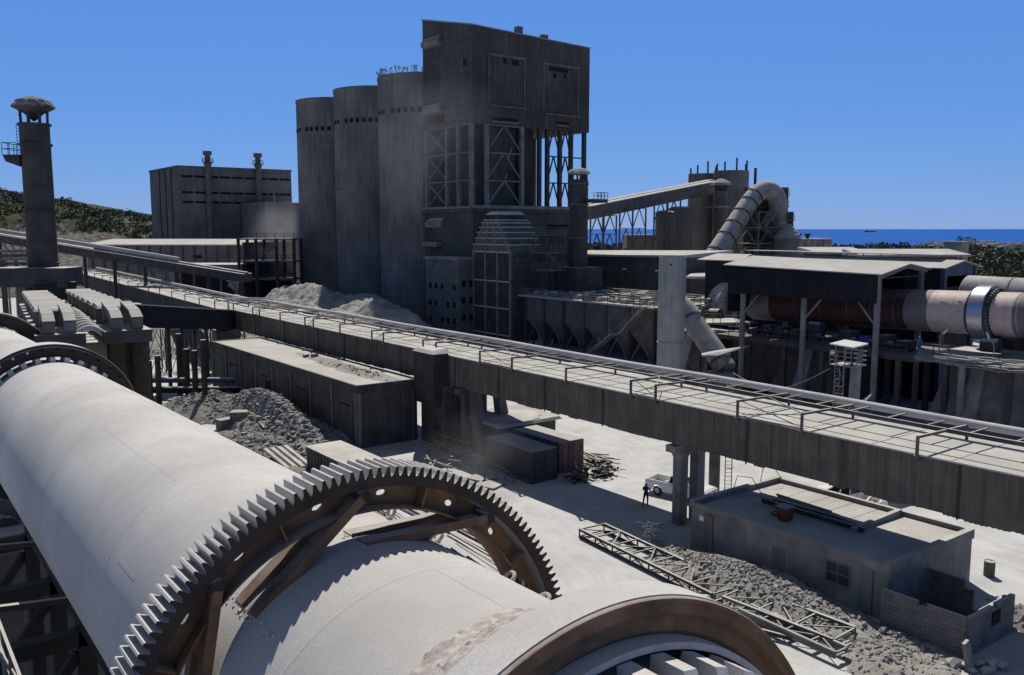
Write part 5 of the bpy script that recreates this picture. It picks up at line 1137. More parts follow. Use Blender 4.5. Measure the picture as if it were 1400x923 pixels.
MB().lathe([(0,.01),(0,1.6),(.1,1.9),(.2,2.0),(40,2.0)],(97,c.y,13.0),(0,-1,-.01),56).build('shell','stackw',t,smooth=True); ringprof(MB(),[(0,2),(0,2.08),(.1,2.08),(.1,2)],56,V((97,c.y-5,12.95))).build('seam_ring','stackw',t,smooth=True); boxm(96,c.y-14,0,98,c.y-3,11).build('saddle_pier','conc_d',t)
# piers of the banded kiln
def bigpier(b_,lab,xa,xb,w,zt):
    t=thing('kiln_pier',lab,'pier',((xa+xb)/2,b_,0))
    MB().hexa([(xa-2.5,b_-w-1.3,0),(xb+2.5,b_-w-1.3,0),(xb+2.5,b_+w+1.3,0),(xa-2.5,b_+w+1.3,0)],[(xa,b_-w,zt),(xb,b_-w,zt),(xb,b_+w,zt),(xa,b_+w,zt)]).build('pier_body','conc_d' if b_>50 else 'conc',t)  # rear piers take darker concrete in place of shade under the shed
    MB().hexa([(xa-3.1,b_-.9,0),(xa-1.8,b_-.9,0),(xa-1.8,b_+.9,0),(xa-3.1,b_+.9,0)],[(xa-.5,b_-.6,zt),(xa,b_-.6,zt),(xa,b_+.6,zt),(xa-.5,b_+.6,zt)]).build('buttress','conc_l',t)
    for sg in (-1,1):
        ax=KO2+KA*(st); c=ax+K1*sg*1.8-K2*2.95; rl=MB().tube(c-KA*.8+V((0,b_-KO2.y-st,0)),c+KA*.8+V((0,b_-KO2.y-st,0)),.7,n=28).build('support_roller','steel_d',t,smooth=True)
    return t
pb=P(1345,490,a=88).y
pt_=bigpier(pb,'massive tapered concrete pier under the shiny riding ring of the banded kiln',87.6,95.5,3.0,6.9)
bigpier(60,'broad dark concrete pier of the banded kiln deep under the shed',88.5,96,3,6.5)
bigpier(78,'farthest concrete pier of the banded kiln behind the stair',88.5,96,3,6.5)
t=thing('kiln_platform','ragged cable strewn concrete platform around the shiny riding ring','platform',(80,35,8))
yA,yB=P(1258,480,a=86).y,P(1420,490,a=86).y
MB().box(85.6,yB-6,6.95,97,yA,7.45).build('slab','conc',t)
random.seed(91); mb=MB()
for k in range(34):
    x=85.5+random.gauss(0,.28); z=7.35+random.gauss(0,.24); pts=[(x+.25*math.sin(y*.7+k)+random.uniform(-.1,.1),y,z-.25*math.sin((y-yB)*PI/(yA-yB+.01))*random.random()+random.uniform(-.06,.06)) for y in [yB-5+(yA-yB+5)*j/12 for j in range(13)]]
    mb.path(pts,random.uniform(.03,.09),5)
mb.build('cable_bundle','conc_l',t)
mb=MB()
for k in range(90): mb.blob((random.uniform(85.8,88),random.uniform(yB-4,yA),7.45),random.uniform(.1,.4),(1,1,.4),.4)
mb.build('debris','conc_l',t)['kind']='stuff'
rail(MB(),[(85.7,yA,7.45),(85.7,yA-3,7.45)],1.1,1.3,.06).build('handrail','steel_d',t)
for px in (1290,1312,1378): c=P(px,560,a=85.9); MB().box(85.7,c.y-.25,0,86.2,c.y+.25,6.95).build('post','steel_d',t)
c=P(1313,540,a=85.3); MB().tube((85.3,c.y,0),(85.3,c.y,7.0),.33,n=12).build('post','conc_l',t)
def mlamp(px,py0,px1,py1,px2,py2,a_,lab):
    c=P(px,py0,a=a_); q=P(px1,py1,a=a_); e=P(px2,py2,d=(q-CAM).dot(FW)); t=thing('street_lamp',lab,'lamp',c)
    MB().path([c,(c.x,c.y,q.z-.3),(c.x,c.y,q.z),tuple(V((c.x,c.y,q.z)).lerp(e,.5)+V((0,0,.15))),tuple(e)],.06,8).build('lamp_post','tress',t,smooth=True)
    d=(e-V((c.x,c.y,q.z))).normalized(); MB().hexa([e-d*.1+V((0,0,-.1))+K1*.14,e+d*.5+K1*.1,e+d*.5-K1*.1,e-d*.1+V((0,0,-.1))-K1*.14],[e-d*.1+V((0,0,.1))+K1*.12,e+d*.45+V((0,0,.1))+K1*.08,e+d*.45+V((0,0,.1))-K1*.08,e-d*.1+V((0,0,.1))-K1*.12]).build('lamp_head','white',t)
mlamp(1284,480,1284,460,1291,455,86.6,'lamp with a long bent arm just left of the shiny riding ring')
mlamp(1358,492,1357,474,1352,461,86.3,'upright lamp with white head right of the shiny riding ring')
mlamp(1177,557,1178,552,1185,545,68,'white lamp head peeping over the gallery pipe beside the kiosk')
# worker in blue
c=P(1256,484,a=86.3)
wk=person((c.x,c.y,7.47),R(120),J,RR,EE,'worker in blue overalls and white helmet at the platform edge',None,['cloth_b','cloth_b','skin','tyre']); face_bits(wk,'white')
# kiln working floor under the shed
t=thing('kiln_floor','dark concrete working floor under the shed on columns','working floor',(80,60,7.5))
boxm(85.8,yA+.02,6.5,99,72,7.0).build('slab','darkfloor',t)
for b_ in (48,52.5,57,62,67,71.5):
    for a_ in (86.2,92,98): boxm(a_-.25,b_-.25,0,a_+.25,b_+.25,6.5).build('column','steel_d',t)
rail(MB(),[(85.9,47,7.0),(85.9,70,7.0)],1.1,1.6,.06).build('handrail','steel_d',t)
boxm(88,58,0,89,71,6.5).build('back_wall','steel_d',t); boxm(89,70.5,0,97,71.8,6.5).build('back_wall','conc_d',t)
random.seed(92)
t=thing('drive_unit','dark kiln drive machinery and motors under the banded kiln','machinery',(86,55,7.6))
for k in range(10):
    y=48.5+2.2*k; boxm(88+random.random(),y,7.0,90.4,y+random.uniform(.8,1.5),7.0+random.uniform(.6,1.6)).build('gear_case','blue' if k==2 else 'steel_d',t); MB().tube((88.6,y+1.5,7.7),(88.6,y+2.1,7.7),.35).build('motor','rust_d' if k%2 else 'bluesteel',t,smooth=True)
# shed one
t=thing('kiln_shed','open sided shed with pale pitched roof and navy cladding over the banded kiln','shed',(83,60,0))
sa,sb0,sb1=85.,50.1,69.4
ra=sa+5.2; rz=17.55
ra2=93.
def roofslab(x0,z0,x1,z1,y0,y1,th,nm,m,dz=0): return MB().hexa([(x0,y0,z0-th),(x1,y0,z1-th),(x1,y1,z1-th+dz),(x0,y1,z0-th+dz)],[(x0,y0,z0),(x1,y0,z1),(x1,y1,z1+dz),(x0,y1,z0+dz)]).build(nm,m,t)
roofslab(sa-.5,15.38,90,16.35,sb0-.7,sb1+.6,.12,'roof','roofw',.35); roofslab(90,16.35,94.4,15.7,sb0-.7,sb1+.6,.12,'roof','roofw',.35)
boxm(sa,sb0,12.28,sa+.1,sb1,15.3).build('side_cladding','navy',t)
mb=MB()
for k in range(65): mb.box(sa-.05,sb0+.15+k*.29,12.28,sa,sb0+.21+k*.29,15.25)
mb.build('cladding_ribs','navy',t)
for y in (sb0+.1,59.05,67.5): 
    MB().tube((sa+.35,y,0),(sa+.35,y,15.3),.33,n=16).build('column','tress',t,smooth=True); sgn=1 if y<55 else -1
    MB().bar((sa+.35,y+.1*sgn,9.9),(sa+.35,y+2.3*sgn,12.4),.17).build('knee_brace','tress',t)
for y in (sb0+.1,59.05,67.5): MB().tube((93.8,y,0),(93.8,y,15.6),.3,n=16).build('column','tress',t,smooth=True)
MB().bar((sa+.2,sb0-.35,15.1),(90,sb0-.35,16.05),.2,.35).bar((90,sb0-.35,16.05),(94,sb0-.35,15.45),.2,.35).build('gable_beam','tress',t)
mb=MB()
for k in range(6): y=sb0+3*k; mb.bar((sa+.2,y,15.0),(90,y,15.95),.18).bar((90,y,15.95),(93.9,y,15.4),.18).bar((sa+.2,y,14.9),(93.9,y,14.9),.12)
mb.build('roof_truss','steel_d',t)
boxm(94.,sb0+2.,10.5,94.1,sb1+.4,15.6).build('back_cladding','navy',t)
boxm(sa+.15,sb1+.2,10,94,sb1+.3,15.6).build('end_cladding','navy',t)
# shed two (blue gabled) behind
g0=P(1290,365,a=99.5); yb=g0.y
t=thing('blue_gable_shed','dark blue framed gabled shed with a pale roof behind the kiln shed','shed',(104,yb+12,0))
ge=g0.z; gr_=ge+.7; x0,xm,x1=99.5,103.3,107.
def rs2(xa,za,xb,zb_,nm='roof'): return MB().hexa([(xa,yb-.6,za-.12),(xb,yb-.6,zb_-.12),(xb,yb+36,zb_-.12),(xa,yb+36,za-.12)],[(xa,yb-.6,za),(xb,yb-.6,zb_),(xb,yb+36,zb_),(xa,yb+36,za)]).build(nm,'roofw',t)
rs2(x0-.7,ge-.1,xm,gr_); rs2(xm,gr_,x1+.8,ge-.1)
boxm(x0,yb,0,x0+.1,yb+35,ge-.15).build('side_cladding','navy',t); boxm(x1,yb,0,x1+.1,yb+35,ge-.15).build('side_cladding','navy',t)
for x in (x0+.2,x1-.2): boxm(x-.3,yb-.25,0,x+.3,yb+.25,ge-.1).build('column','bluesteel',t)
MB().prism([(x0,ge-1.1),(x1,ge-1.1),(x1,ge-.2),(xm,gr_-.15),(x0,ge-.2)],'y',yb-.05,yb+.1).build('gable_cladding','bluesteel',t); boxm(x0,yb+.1,0,x1,yb+.25,P(1300,393,b=yb).z).build('end_wall','navy',t)
boxm(x0+.3,yb+10,0,x1-.3,yb+10.2,ge).build('inner_wall','steel_d',t)
mb=MB()
for k in range(14): y=yb+k*2.4; mb.box(xm-.5,y,gr_+.2,xm-.4,y+.1,gr_+.55)
mb.box(xm-1.2,yb+2,gr_+.5,xm+1.2,yb+30,gr_+.6); mb.build('ridge_vent','roofw',t)
# further long roofs
def longroof(px0,py0,px1,py1,d0,wd,h,lab,th=.3,mm='roofw'):
    p=P(px0,py0,d=d0); zz=p.z; q=P(px1,py1,z=zz) if abs(py1-py0)>.01 and False else None
    t=thing('long_roofed_store',lab,'storage building',(p.x,p.y,0)); L=(px1-px0)*d0/1200
    u=V((.8,-.6,0)); v=V((.6,.8,0)); lo=[p,p+u*L,p+u*L+v*wd,p+v*wd]
    lo=[V((a.x,a.y,0)) for a in lo]; MB().hexa(lo,[a+V((0,0,zz-.3)) for a in lo]).build('wall','conc_d',t)
    MB().hexa([a+V((0,0,zz-.3)) for a in (lo[0]-u-v,lo[1]+u-v,lo[2]+u+v,lo[3]-u+v)],[a+V((0,0,zz+k)) for a,k in zip((lo[0]-u-v,lo[1]+u-v,lo[2]+u+v,lo[3]-u+v),(0,0,.8,.8))]).build('roof',mm,t)
longroof(1122,345,1185,346,170,10,0,'short pale roofed store right of the duct bend in the distance'); longroof(1180,348,1316,348,150,6,0,'long narrow pale roofed store below the concrete water tank')
# water tank with tree
c=P(1306,352,d=165); top=P(1306,332,d=165).z; t=thing('round_water_tank','round grey concrete water tank behind the sheds with a tree at its side','water tank',(c.x,c.y,0)); MB().lathe([(0,2.0),(top,2.15),(top+.05,2.25),(top+.3,2.25),(top+.3,1.9),(top-.2,.01)],(c.x,c.y,0),(0,0,1),32).build('tank_wall','conc_l',t,smooth=True)
q=P(1318,340,d=172); t=thing('tree','small dark tree leaning behind the round water tank','tree',(q.x,q.y,0)); MB().tube((q.x,q.y,0),(q.x-.3,q.y,q.z-.5),.25,.12).build('trunk','wood',t,smooth=True)
mb=MB(); random.seed(95)
for k in range(7): leafclump(mb,V((q.x+random.gauss(0,1.1),q.y+random.gauss(0,.9),q.z+random.gauss(.2,1.0))),1.2,90,.12)
mb.build('crown','leaf_d',t)
# kiln hood and stair platform
c=P(998,415,d=125)
t=thing('kiln_hood','rounded pale streaked kiln firing hood at the far end of the banded kiln','kiln hood',(c.x,c.y,7)); r=3.1
MB().lathe([(-1.4,.01),(-1.4,r-.5),(-1.1,r),(1.1,r),(1.3,r-.1),(1.3,.01)],(c.x,c.y,c.z-.1),(0.2,1,0),44).build('hood_drum','hood',t,smooth=True)
for k in range(14): a=R(20+k*11.5); MB().bar((c.x-.3,c.y-1.5,c.z),(c.x+3.05*math.cos(a)-.3,c.y-1.5,c.z+3.05*math.sin(a)),.1,.12).build('stiffener','steel',t)
boxm(c.x-3,c.y-1.8,0,c.x+3.5,c.y+2,c.z-3).build('base','conc_d',t)
for k in range(3): MB().tube((c.x-4-k,c.y+1,c.z+.5-k*.9),(c.x+2,c.y+2,c.z+.6-k*.9),.35).build('burner_pipe','duct',t,smooth=True)
c=P(1000,443,a=88.0)
t=thing('hood_stair','steel stair and landings descending from the kiln hood platform','stair',(88,c.y,0))
p0=P(1004,440,a=87); p1=P(1032,476,a=87)
# flights run along the kiln toward the shed
hi=P(1004,441,d=112); lo=P(1030,477,d=110)
MB().hexa([hi+V((-4,2.5,-.25)),hi+V((2.,-1,-.25)),hi+V((4.5,4,-.25)),hi+V((-2,7,-.25))],[hi+V((-4,2.5,0)),hi+V((2.,-1,0)),hi+V((4.5,4,0)),hi+V((-2,7,0))]).build('upper_platform','conc_l',t)
d=(lo-hi); d.z=0; sd=V((-d.y,d.x,0)).normalized()
stairs(MB(),lo,hi,1.3,tuple(sd)).build('stair_flight','steel',t)
MB().hexa([lo+V((-.3,-1.6,-.2)),lo+V((3.,-1.6,-.2)),lo+V((3,1.6,-.2)),lo+V((-.3,1.6,-.2))],[lo+V((-.3,-1.6,0)),lo+V((3.,-1.6,0)),lo+V((3,1.6,0)),lo+V((-.3,1.6,0))]).build('landing','steel',t)
lo2=P(996,500,d=108); stairs(MB(),lo2,lo+V((0,0,-.05)),1.2,tuple(sd)).build('stair_flight','steel',t)
for q in (hi+V((-3,3,0)),hi+V((1.5,0,0)),lo+V((2.5,0,0)),lo): MB().box(q.x-.12,q.y-.12,0,q.x+.12,q.y+.12,q.z-.2).build('post','steel_d',t)
rail(MB(),[hi+V((-4,2.5,0)),hi+V((-1.5,1.0,0))],1.1,1,.06).build('handrail','steel',t)
# elbow duct descending
t=thing('elbow_duct','thick dusty elbow duct descending behind the pale stack','duct',tuple(P(965,465,d=98)))
pts=[P(900,405,d=110),P(925,412,d=109),P(941,428,d=108),P(952,447,d=107),P(966,466,d=106),P(980,485,d=105),P(992,505,d=104)]
MB().path(pts,1.3,24).build('duct_run','duct',t,smooth=True)
for p,q in ((pts[2],pts[3]),(pts[5],pts[6])): m=p.lerp(q,.4); dd=(q-p).normalized(); MB().tube(m-dd*.12,m+dd*.12,1.42,n=24).build('flange','steel_d',t,smooth=True)
c=P(980,520,d=104); MB().box(c.x-1.6,c.y-1.4,0,c.x+1.6,c.y+1.4,c.z+1).build('base_box','conc_l',t)
q=P(960,488,d=102); MB().hexa([q+V((0,0,0)),q+V((1.2,-1.2,0)),q+V((5.3,-2.6,1.1)),q+V((1.5,1.5,0))],[q+V((0,0,.2)),q+V((1.2,-1.2,.2)),q+V((5.3,-2.6,1.2)),q+V((1.5,1.5,.2))]).build('roof_plate','conc_l',t)
for k in range(3): e=q+V((.4+1.2*k,-.3-.5*k,0)); MB().bar((e.x,e.y,0),e,.14).build('leg','steel',t)
# flat roof between
def slabroof(px0,py0,px1,py1,px2,py2,px3,py3,z,lab,nm='canopy',base=True):
    q=[P(a,b_,z=z) for a,b_ in ((px0,py0),(px1,py1),(px2,py2),(px3,py3))]; c=(q[0]+q[2])/2; t=thing(nm,lab,'canopy',(c.x,c.y,0)); MB().hexa([p-V((0,0,.4)) for p in q],q).build('roof','roofw',t)
    for p in q: e=c.lerp(p,.85); MB().box(e.x-.25,e.y-.25,0,e.x+.25,e.y+.25,z-.4).build('post','steel_d',t)
    return t
slabroof(938,378,1004,378,1002,372,952,369,12.,'flat pale canopy roof just right of the pale stack')
# process clutter between bag house and shed
random.seed(97)
t=thing('fan_platform','cluttered platform of dusty fans and pipes right of the pale stack','platform',(100,80,8)); boxm(94,76,7.0,104,88,7.3).build('slab','conc_l',t)
for a_,b_ in ((94.5,76.5),(103.5,76.5),(103.5,87),(94.5,87)): boxm(a_-.2,b_-.2,0,a_+.2,b_+.2,7).build('column','steel_d',t)
for k in range(16): x,y=random.uniform(95,103),random.uniform(77,87); (MB().tube((x-1.5,y,7.8+random.random()),(x+1.5,y,7.8+random.random()),.4,n=12) if k%2 else MB().box(x-.8,y-.8,7.3,x+.8,y+.8,8.3+random.random())).build('fan_casing' if k%2==0 else 'pipe','duct' if k%2 else 'steel',t,smooth=bool(k%2))
rail(MB(),[(94,87,7.3),(94,76,7.3),(104,76,7.3)],1.1,1.4,.06).build('handrail','steel',t)
# kiosk tower
c=P(1152,600,z=4.2) if False else P(1157,548,d=72); kx,ky=c.x,c.y
t=thing('lamp_kiosk_tower','small steel ladder tower with a flat white roof rising behind the gallery','ladder tower',(kx,ky,0))
zr=P(1155,466,d=72).z; zd=P(1155,497,d=72).z
w=.72; MB().tube((kx+.5,ky-.3,0),(kx+.7,ky-.3,zd),.42,n=16).build('column','conc_l',t,smooth=True)
mb=MB()
for x in (-w,w):
    for y in (-w,w): mb.bar((kx+x,ky+y,zd-.1),(kx+x,ky+y,zr-.3),.08)
for x,y in ((-w,w),(-w,-.1)): mb.bar((kx+x,ky+y,0),(kx+x,ky+y,zd),.08)
for k in range(14): z=zd-.6*k; mb.bar((kx-w,ky+w,z),(kx-w,ky-.1,z),.05); 
for k in range(7): z=zd-1.2*k; mb.bar((kx-w,ky+w,z),(kx-w,ky-.1,z-1.2),.05)
mb.build('frame','tress',t); ladder(MB(),(kx-w-.05,ky+.7,0),zd,.45,(0,-1,0)).build('ladder','tress',t)
for z in (zd,): MB().box(kx-w-.3,ky-w-.3,z-.1,kx+w+.3,ky+w+.3,z).build('deck','tress',t)
rail(MB(),[(kx-w-.3,ky+w+.3,zd),(kx-w-.3,ky-w-.3,zd),(kx+w+.3,ky-w-.3,zd),(kx+w+.3,ky+w+.3,zd)],1.1,.8,.06,3).build('handrail','tress',t)
MB().hexa([(kx-w-.35,ky-w-.35,zr-.35),(kx+w+.35,ky-w-.35,zr-.2),(kx+w+.35,ky+w+.35,zr-.1),(kx-w-.35,ky+w+.35,zr-.25)],[(kx-w-.35,ky-w-.35,zr-.25),(kx+w+.35,ky-w-.35,zr-.1),(kx+w+.35,ky+w+.35,zr),(kx-w-.35,ky+w+.35,zr-.15)]).build('roof','white',t)
MB().blob((kx-.9,ky+.9,zr-.9),.2).build('floodlight','white',t)
p,q=P(1002,510,d=88),V((kx-1,ky+1,zd-.4)); t=tag(MB().path([p.lerp(q,i/12)-V((0,0,1.6*math.sin(PI*i/12))) for i in range(13)],.035,6).build('cable','steel',None,org=p),'thin power cable sagging across to the ladder tower','cable')
for i,(px,py) in enumerate(((1262,592),(1270,594))): 
    c=P(px,py,z=.9); barrel((c.x,c.y,0),['blue barrel on the left of the pair seen just over the gallery roof','blue barrel on the right of the pair seen just over the gallery roof'][i],'blue',.45,1.1)
c=P(1240,508,z=1.5); t=thing('parked_lorry','white lorry cab parked in the sun far under the kiln floor','lorry',(c.x,c.y,0))
x,y=c.x,c.y; MB().prism([(y-1,.6),(y+1.2,.6),(y+1.25,1.6),(y+.9,2.9),(y-1,2.9)],'x',x-1.2,x+1.2).build('cab','white',t); MB().box(x-1.05,y+.95,1.7,x+1.05,y+1.16,2.6).build('windscreen','glass',t); boxm(x-1.2,y-7,.9,x+1.2,y-1.1,2.2).build('load_bed','steel',t)
for yy in (.3,-3,-5.5):
    for sx in (-1,1): MB().tube((x+sx*1.2,y+yy,.5),(x+sx*.9,y+yy,.5),.5,n=20).build('wheel','tyre',t,smooth=True)
# ================================================================== REAR PLANT
t=thing('inclined_conveyor','inclined pale roofed conveyor on lattice trestles climbing to the rear silos','conveyor',(160,175,20))
q0,q1=P(800,292,d=215),P(976,256,d=245); 
for off,wd,m in ((0,3.4,'conc'),(4.6,2.6,'conc_l')):
    o=V((.6,.8,0))*off+V((0,0,.6 if off else 0)); MB().bar(q0+o,q1+o,wd,3.0).build('gallery_box',m,t); MB().bar(q0+o+V((0,0,1.65)),q1+o+V((0,0,1.65)),wd+.5,.25).build('roof_sheet','roofw' if off==0 else 'roof',t)
for px0,px1 in ((810,840),(850,880),(902,922)):
    c=P((px0+px1)/2,300,d=222); u=((px0+px1)/2-800)/176; z=(q0.z+(q1.z-q0.z)*u)-1.5; mb=MB(); lattice(mb,c.x,c.y,4.6,0,z,5,.3,.16); mb.build('trestle','steel',t)
c=P(934,262,d=240); mb=MB(); lattice(mb,c.x,c.y,3.5,8,26,3,.25,.14); mb.build('trestle','steel',t)
for i,(px,py,r,d_,lab) in enumerate(((962,238,4.4,258,'left one of the two tall rear silos with thin posts on top'),(1000,234,4.9,250,'right one of the two tall rear silos with thin posts on top'))):
    c=P(px,py,d=d_); t=thing('rear_silo',lab,'silo',(c.x,c.y,0),'tall rear silos'); MB().tube((c.x,c.y,0),(c.x,c.y,c.z),r,n=48).build('silo_wall','silo',t,smooth=True)
    for k in range(5): a=PI*.75+k*.75+.3; MB().bar((c.x+r*.9*math.cos(a),c.y+r*.9*math.sin(a),c.z),(c.x+r*.9*math.cos(a),c.y+r*.9*math.sin(a),c.z+(1.6,2.4,3.4,1.8,3.0)[k]),.35).build('post','steel_d',t)
c=P(1032,262,d=252); t=tag(MB().tube((c.x,c.y,0),(c.x,c.y,P(1032,230,d=252).z),.4,n=8).build('mast','steel_d',org=(c.x,c.y,0)),'lone thin mast right of the tall rear silos','mast')
for i,(px,py,r,d_,lab) in enumerate(((910,291,2.6,228,'leftmost slim small silo behind the lattice trestle'),(929,286,3.3,236,'rounded small silo just left of the tall rear silos'))):
    c=P(px,py,d=d_); t=thing('small_silo',lab,'silo',(c.x,c.y,0),'small rear silos'); MB().lathe([(0,r),(c.z,r),(c.z+.6,r*.6),(c.z+.7,.01)],(c.x,c.y,0),(0,0,1),32).build('silo_wall','silo',t,smooth=True); MB().tube((c.x,c.y,c.z-.1),(c.x,c.y,c.z+.1),r+.12,n=32).build('rim','steel_d',t)
c=P(986,250,d=236); t=thing('vent_stack','round vent stack with a dust crusted conical cap before the rear silos','stack',(c.x,c.y,0)); zc=P(986,262,d=236).z
MB().tube((c.x,c.y,0),(c.x,c.y,zc),1.8,n=28).build('flue','steel',t,smooth=True); MB().lathe([(zc+.2,.5),(zc+1.4,2.2),(zc+1.7,2.7)],(c.x,c.y,0),(0,0,1),24).build('cap_cone','steel_d',t,smooth=True); MB().lathe([(zc+1.6,2.8),(zc+2.3,2.5),(zc+3.2,1.2),(zc+3.5,.01)],(c.x,c.y,0),(0,0,1),20,wob=.12).build('dust_crust','heap',t)
for k in range(4): a=k*PI/2; MB().bar((c.x+1.6*math.cos(a),c.y+1.6*math.sin(a),zc-.2),(c.x+2.0*math.cos(a),c.y+2.0*math.sin(a),zc+1.6),.2).build('cap_post','steel_d',t)
zp2=P(980,282,d=236).z; MB().box(c.x-4.2,c.y-2.5,zp2-.4,c.x+2.4,c.y+2.5,zp2+.1).build('platform','conc_l',t); rail(MB(),[(c.x-4.2,c.y+2.5,zp2),(c.x-4.2,c.y-2.5,zp2),(c.x+2.4,c.y-2.5,zp2)],1.5,1.6,.12).build('platform_rail','steel',t)
# U duct
t=thing('u_duct','giant pale dusty U shaped duct with dark flanges rising over the rear plant','duct',tuple(P(1010,320,d=200)))
line=[(957,384),(968,362),(982,341),(996,320),(1010,299),(1024,278),(1034,266),(1045,260),(1055,262),(1062,271),(1064,285),(1064,310)]
dd=[188,190,192,194,196,198,199,200,201,202,203,204]; rr=[2.1]*4+[2.0,2.0,2.0,2.05,2.05,2.05,2.0,2.0]
pts=[P(x,y,d=k) for (x,y),k in zip(line,dd)]
sm=[]
for i in range(len(pts)-1):
    p0_,p1_,p2_,p3_=pts[max(i-1,0)],pts[i],pts[i+1],pts[min(i+2,len(pts)-1)]
    for j in range(4):
        u=j/4; sm.append(.5*((2*p1_)+(-p0_+p2_)*u+(2*p0_-5*p1_+4*p2_-p3_)*u*u+(-p0_+3*p1_-3*p2_+p3_)*u**3))
sm.append(pts[-1]); MB().path(sm,2.05,28).build('duct_run','duct',t,smooth=True)
for u in (.08,.18,.27,.33,.40,.47,.53):
    k=int(u*(len(sm)-1)); dv=(sm[k+1]-sm[k]).normalized(); MB().tube(sm[k]-dv*.14,sm[k]+dv*.14,2.25,n=28).build('flange','steel_d',t,smooth=True)
MB().path([P(942,372,d=188),P(948,366,d=188),P(958,364,d=189),P(966,368,d=190)],.9,12).build('side_branch','duct',t,smooth=True)
c=P(988,368,d=192); MB().box(c.x-1,c.y-1,0,c.x+1,c.y+1,P(990,330,d=192).z-2).build('prop','steel_d',t)
# preheater block behind U duct
for nm,px0,py0,px1,d_,dep,m,lab in (('process_block',1008,258,1066,212,14,'tower','dark clad process block standing behind the U shaped duct'),('process_block',1040,290,1078,206,8,'steel_d','lower dark process block right of the U shaped duct')):
    c=P((px0+px1)/2,py0,d=d_); hw=(px1-px0)*d_/2400; t=thing(nm,lab,'process building',(c.x,c.y,0)); boxm(-hw,-dep/2,0,hw,dep/2,c.z).build('block_body',m,None).parent=t; 
    mb=MB(); random.seed(int(px0))
    for k in range(7): z=c.z-2-k*2.6; mb.box(-hw-.1,-dep/2-.6,z,hw+.1,-dep/2-.02,z+.25); rail(mb,[(-hw,-dep/2-.6,z+.25),(hw,-dep/2-.6,z+.25)],1.1,2.,.08)
    o=mb.build('gantry_floor','steel',None); o.parent=t; t.rotation_euler.z=R(-36.9)
c=P(1035,330,d=200); t=thing('access_frame','open steel access frame with stairs beneath the U shaped duct','steel frame',(c.x,c.y,0)); mb=MB(); lattice(mb,c.x,c.y,7,0,P(1035,290,d=200).z,6,.3,.16,6); mb.build('frame','steel',t)
for k in range(5): z=6+k*3.6; MB().box(c.x-3.7,c.y-3.4,z-.2,c.x+3.7,c.y+3.4,z).build('platform','conc_l',t); stairs(MB(),(c.x-2.5+(k%2)*5,c.y-3.9,z),(c.x+2.5-(k%2)*5,c.y-3.9,z+3.6),1,(0,1,0),rl=True).build('stair_flight','steel',t)
c=P(1077,322,d=196); t=thing('cone_top_silo','small silo with a pale stepped conical roof right of the process block','silo',(c.x,c.y,0)); z0=c.z-.5; MB().tube((c.x,c.y,0),(c.x,c.y,z0),2.9,n=32).build('silo_wall','steel',t,smooth=True)
MB().lathe([(z0-.1,3.2),(z0+.6,2.6),(z0+.62,2.7),(z0+1.3,2.0),(z0+1.32,2.1),(z0+2.1,1.3),(z0+2.15,1.4),(z0+3,.5),(z0+3.1,.01)],(c.x,c.y,0),(0,0,1),28).build('cone_roof','heap',t)
# distant flat house with two vents
c0,c1=P(1090,345,d=250),P(1137,345,d=250); t=thing('flat_roofed_plant_room','distant grey plant room with a pale flat roof and two dark vents','building',(c0.x,c0.y,0)); u=V((.8,-.6,0)); v=V((.6,.8,0)); zt=P(1110,328,d=250).z
lo=[V((q.x,q.y,0)) for q in (c0,c1,c1+v*14,c0+v*14)]; MB().hexa(lo,[p+V((0,0,zt)) for p in lo]).build('wall','conc_l',t); lo=[c0-u*.4-v*.4,c1+u*.4-v*.4,c1+u*.4+v*14.4,c0-u*.4+v*14.4]; MB().hexa([V((p.x,p.y,zt)) for p in lo],[V((p.x,p.y,zt+.4)) for p in lo]).build('roof','roofw',t)
for k in range(6): p=c0.lerp(c1,(k+.5)/6); MB().hexa([V((p.x,p.y,zt-3))-u*.12-v*.15,V((p.x,p.y,zt-3))+u*.12-v*.15,V((p.x,p.y,zt-3))+u*.12,V((p.x,p.y,zt-3))-u*.12],[V((p.x,p.y,zt))-u*.12-v*.15,V((p.x,p.y,zt))+u*.12-v*.15,V((p.x,p.y,zt))+u*.12,V((p.x,p.y,zt))-u*.12]).build('pilaster','conc',t)
for px in (1092,1104): p=P(px,323,d=252); MB().tube((p.x,p.y,zt),(p.x,p.y,p.z-.3),.45).tube((p.x,p.y,p.z-.3),(p.x,p.y,p.z+.8),.45,1.0).build('roof_vent','steel_d',t)
# long roof store in the middle
t=thing('middle_store','long dark store with a bright dusty roof running behind the round stack','storage building',(126,135,0)); y0,y1=P(936,347,a=122).y,P(735,356,a=122).y; zz=P(936,349,a=122).z
boxm(122,y0,0,134,y1,zz-.3).build('wall','conc_d',t); MB().hexa([(121.3,y0-.5,zz-.4),(135,y0-.5,zz-.4),(135,y1,zz-1.2),(121.3,y1,zz-1.2)],[(121.3,y0-.5,zz),(135,y0-.5,zz+.7),(135,y1,zz-.1),(121.3,y1,zz-.8)]).build('roof','roofw',t)
for k in range(4): y=y0+6+9*k; boxm(121.6,y,zz-3.2,122,y+.9,zz-2.9).build('wall_lamp','white',t)
c=P(862,322,d=262); t=thing('distant_shed','low grey distant shed seen through the lattice trestles','shed',(c.x,c.y,0)); c0,c1=P(857,334,d=262),P(902,334,d=262); lo=[V((q.x,q.y,0)) for q in (c0,c1,c1+v*10,c0+v*10)]; zt=P(880,323,d=262).z; MB().hexa(lo,[p+V((0,0,zt)) for p in lo]).build('wall','conc',t); MB().hexa([p+V((0,0,zt)) for p in lo],[p+V((0,0,zt+.4)) for p in lo]).build('roof','conc_l',t)
c=P(640,0,z=1e3) if False else None
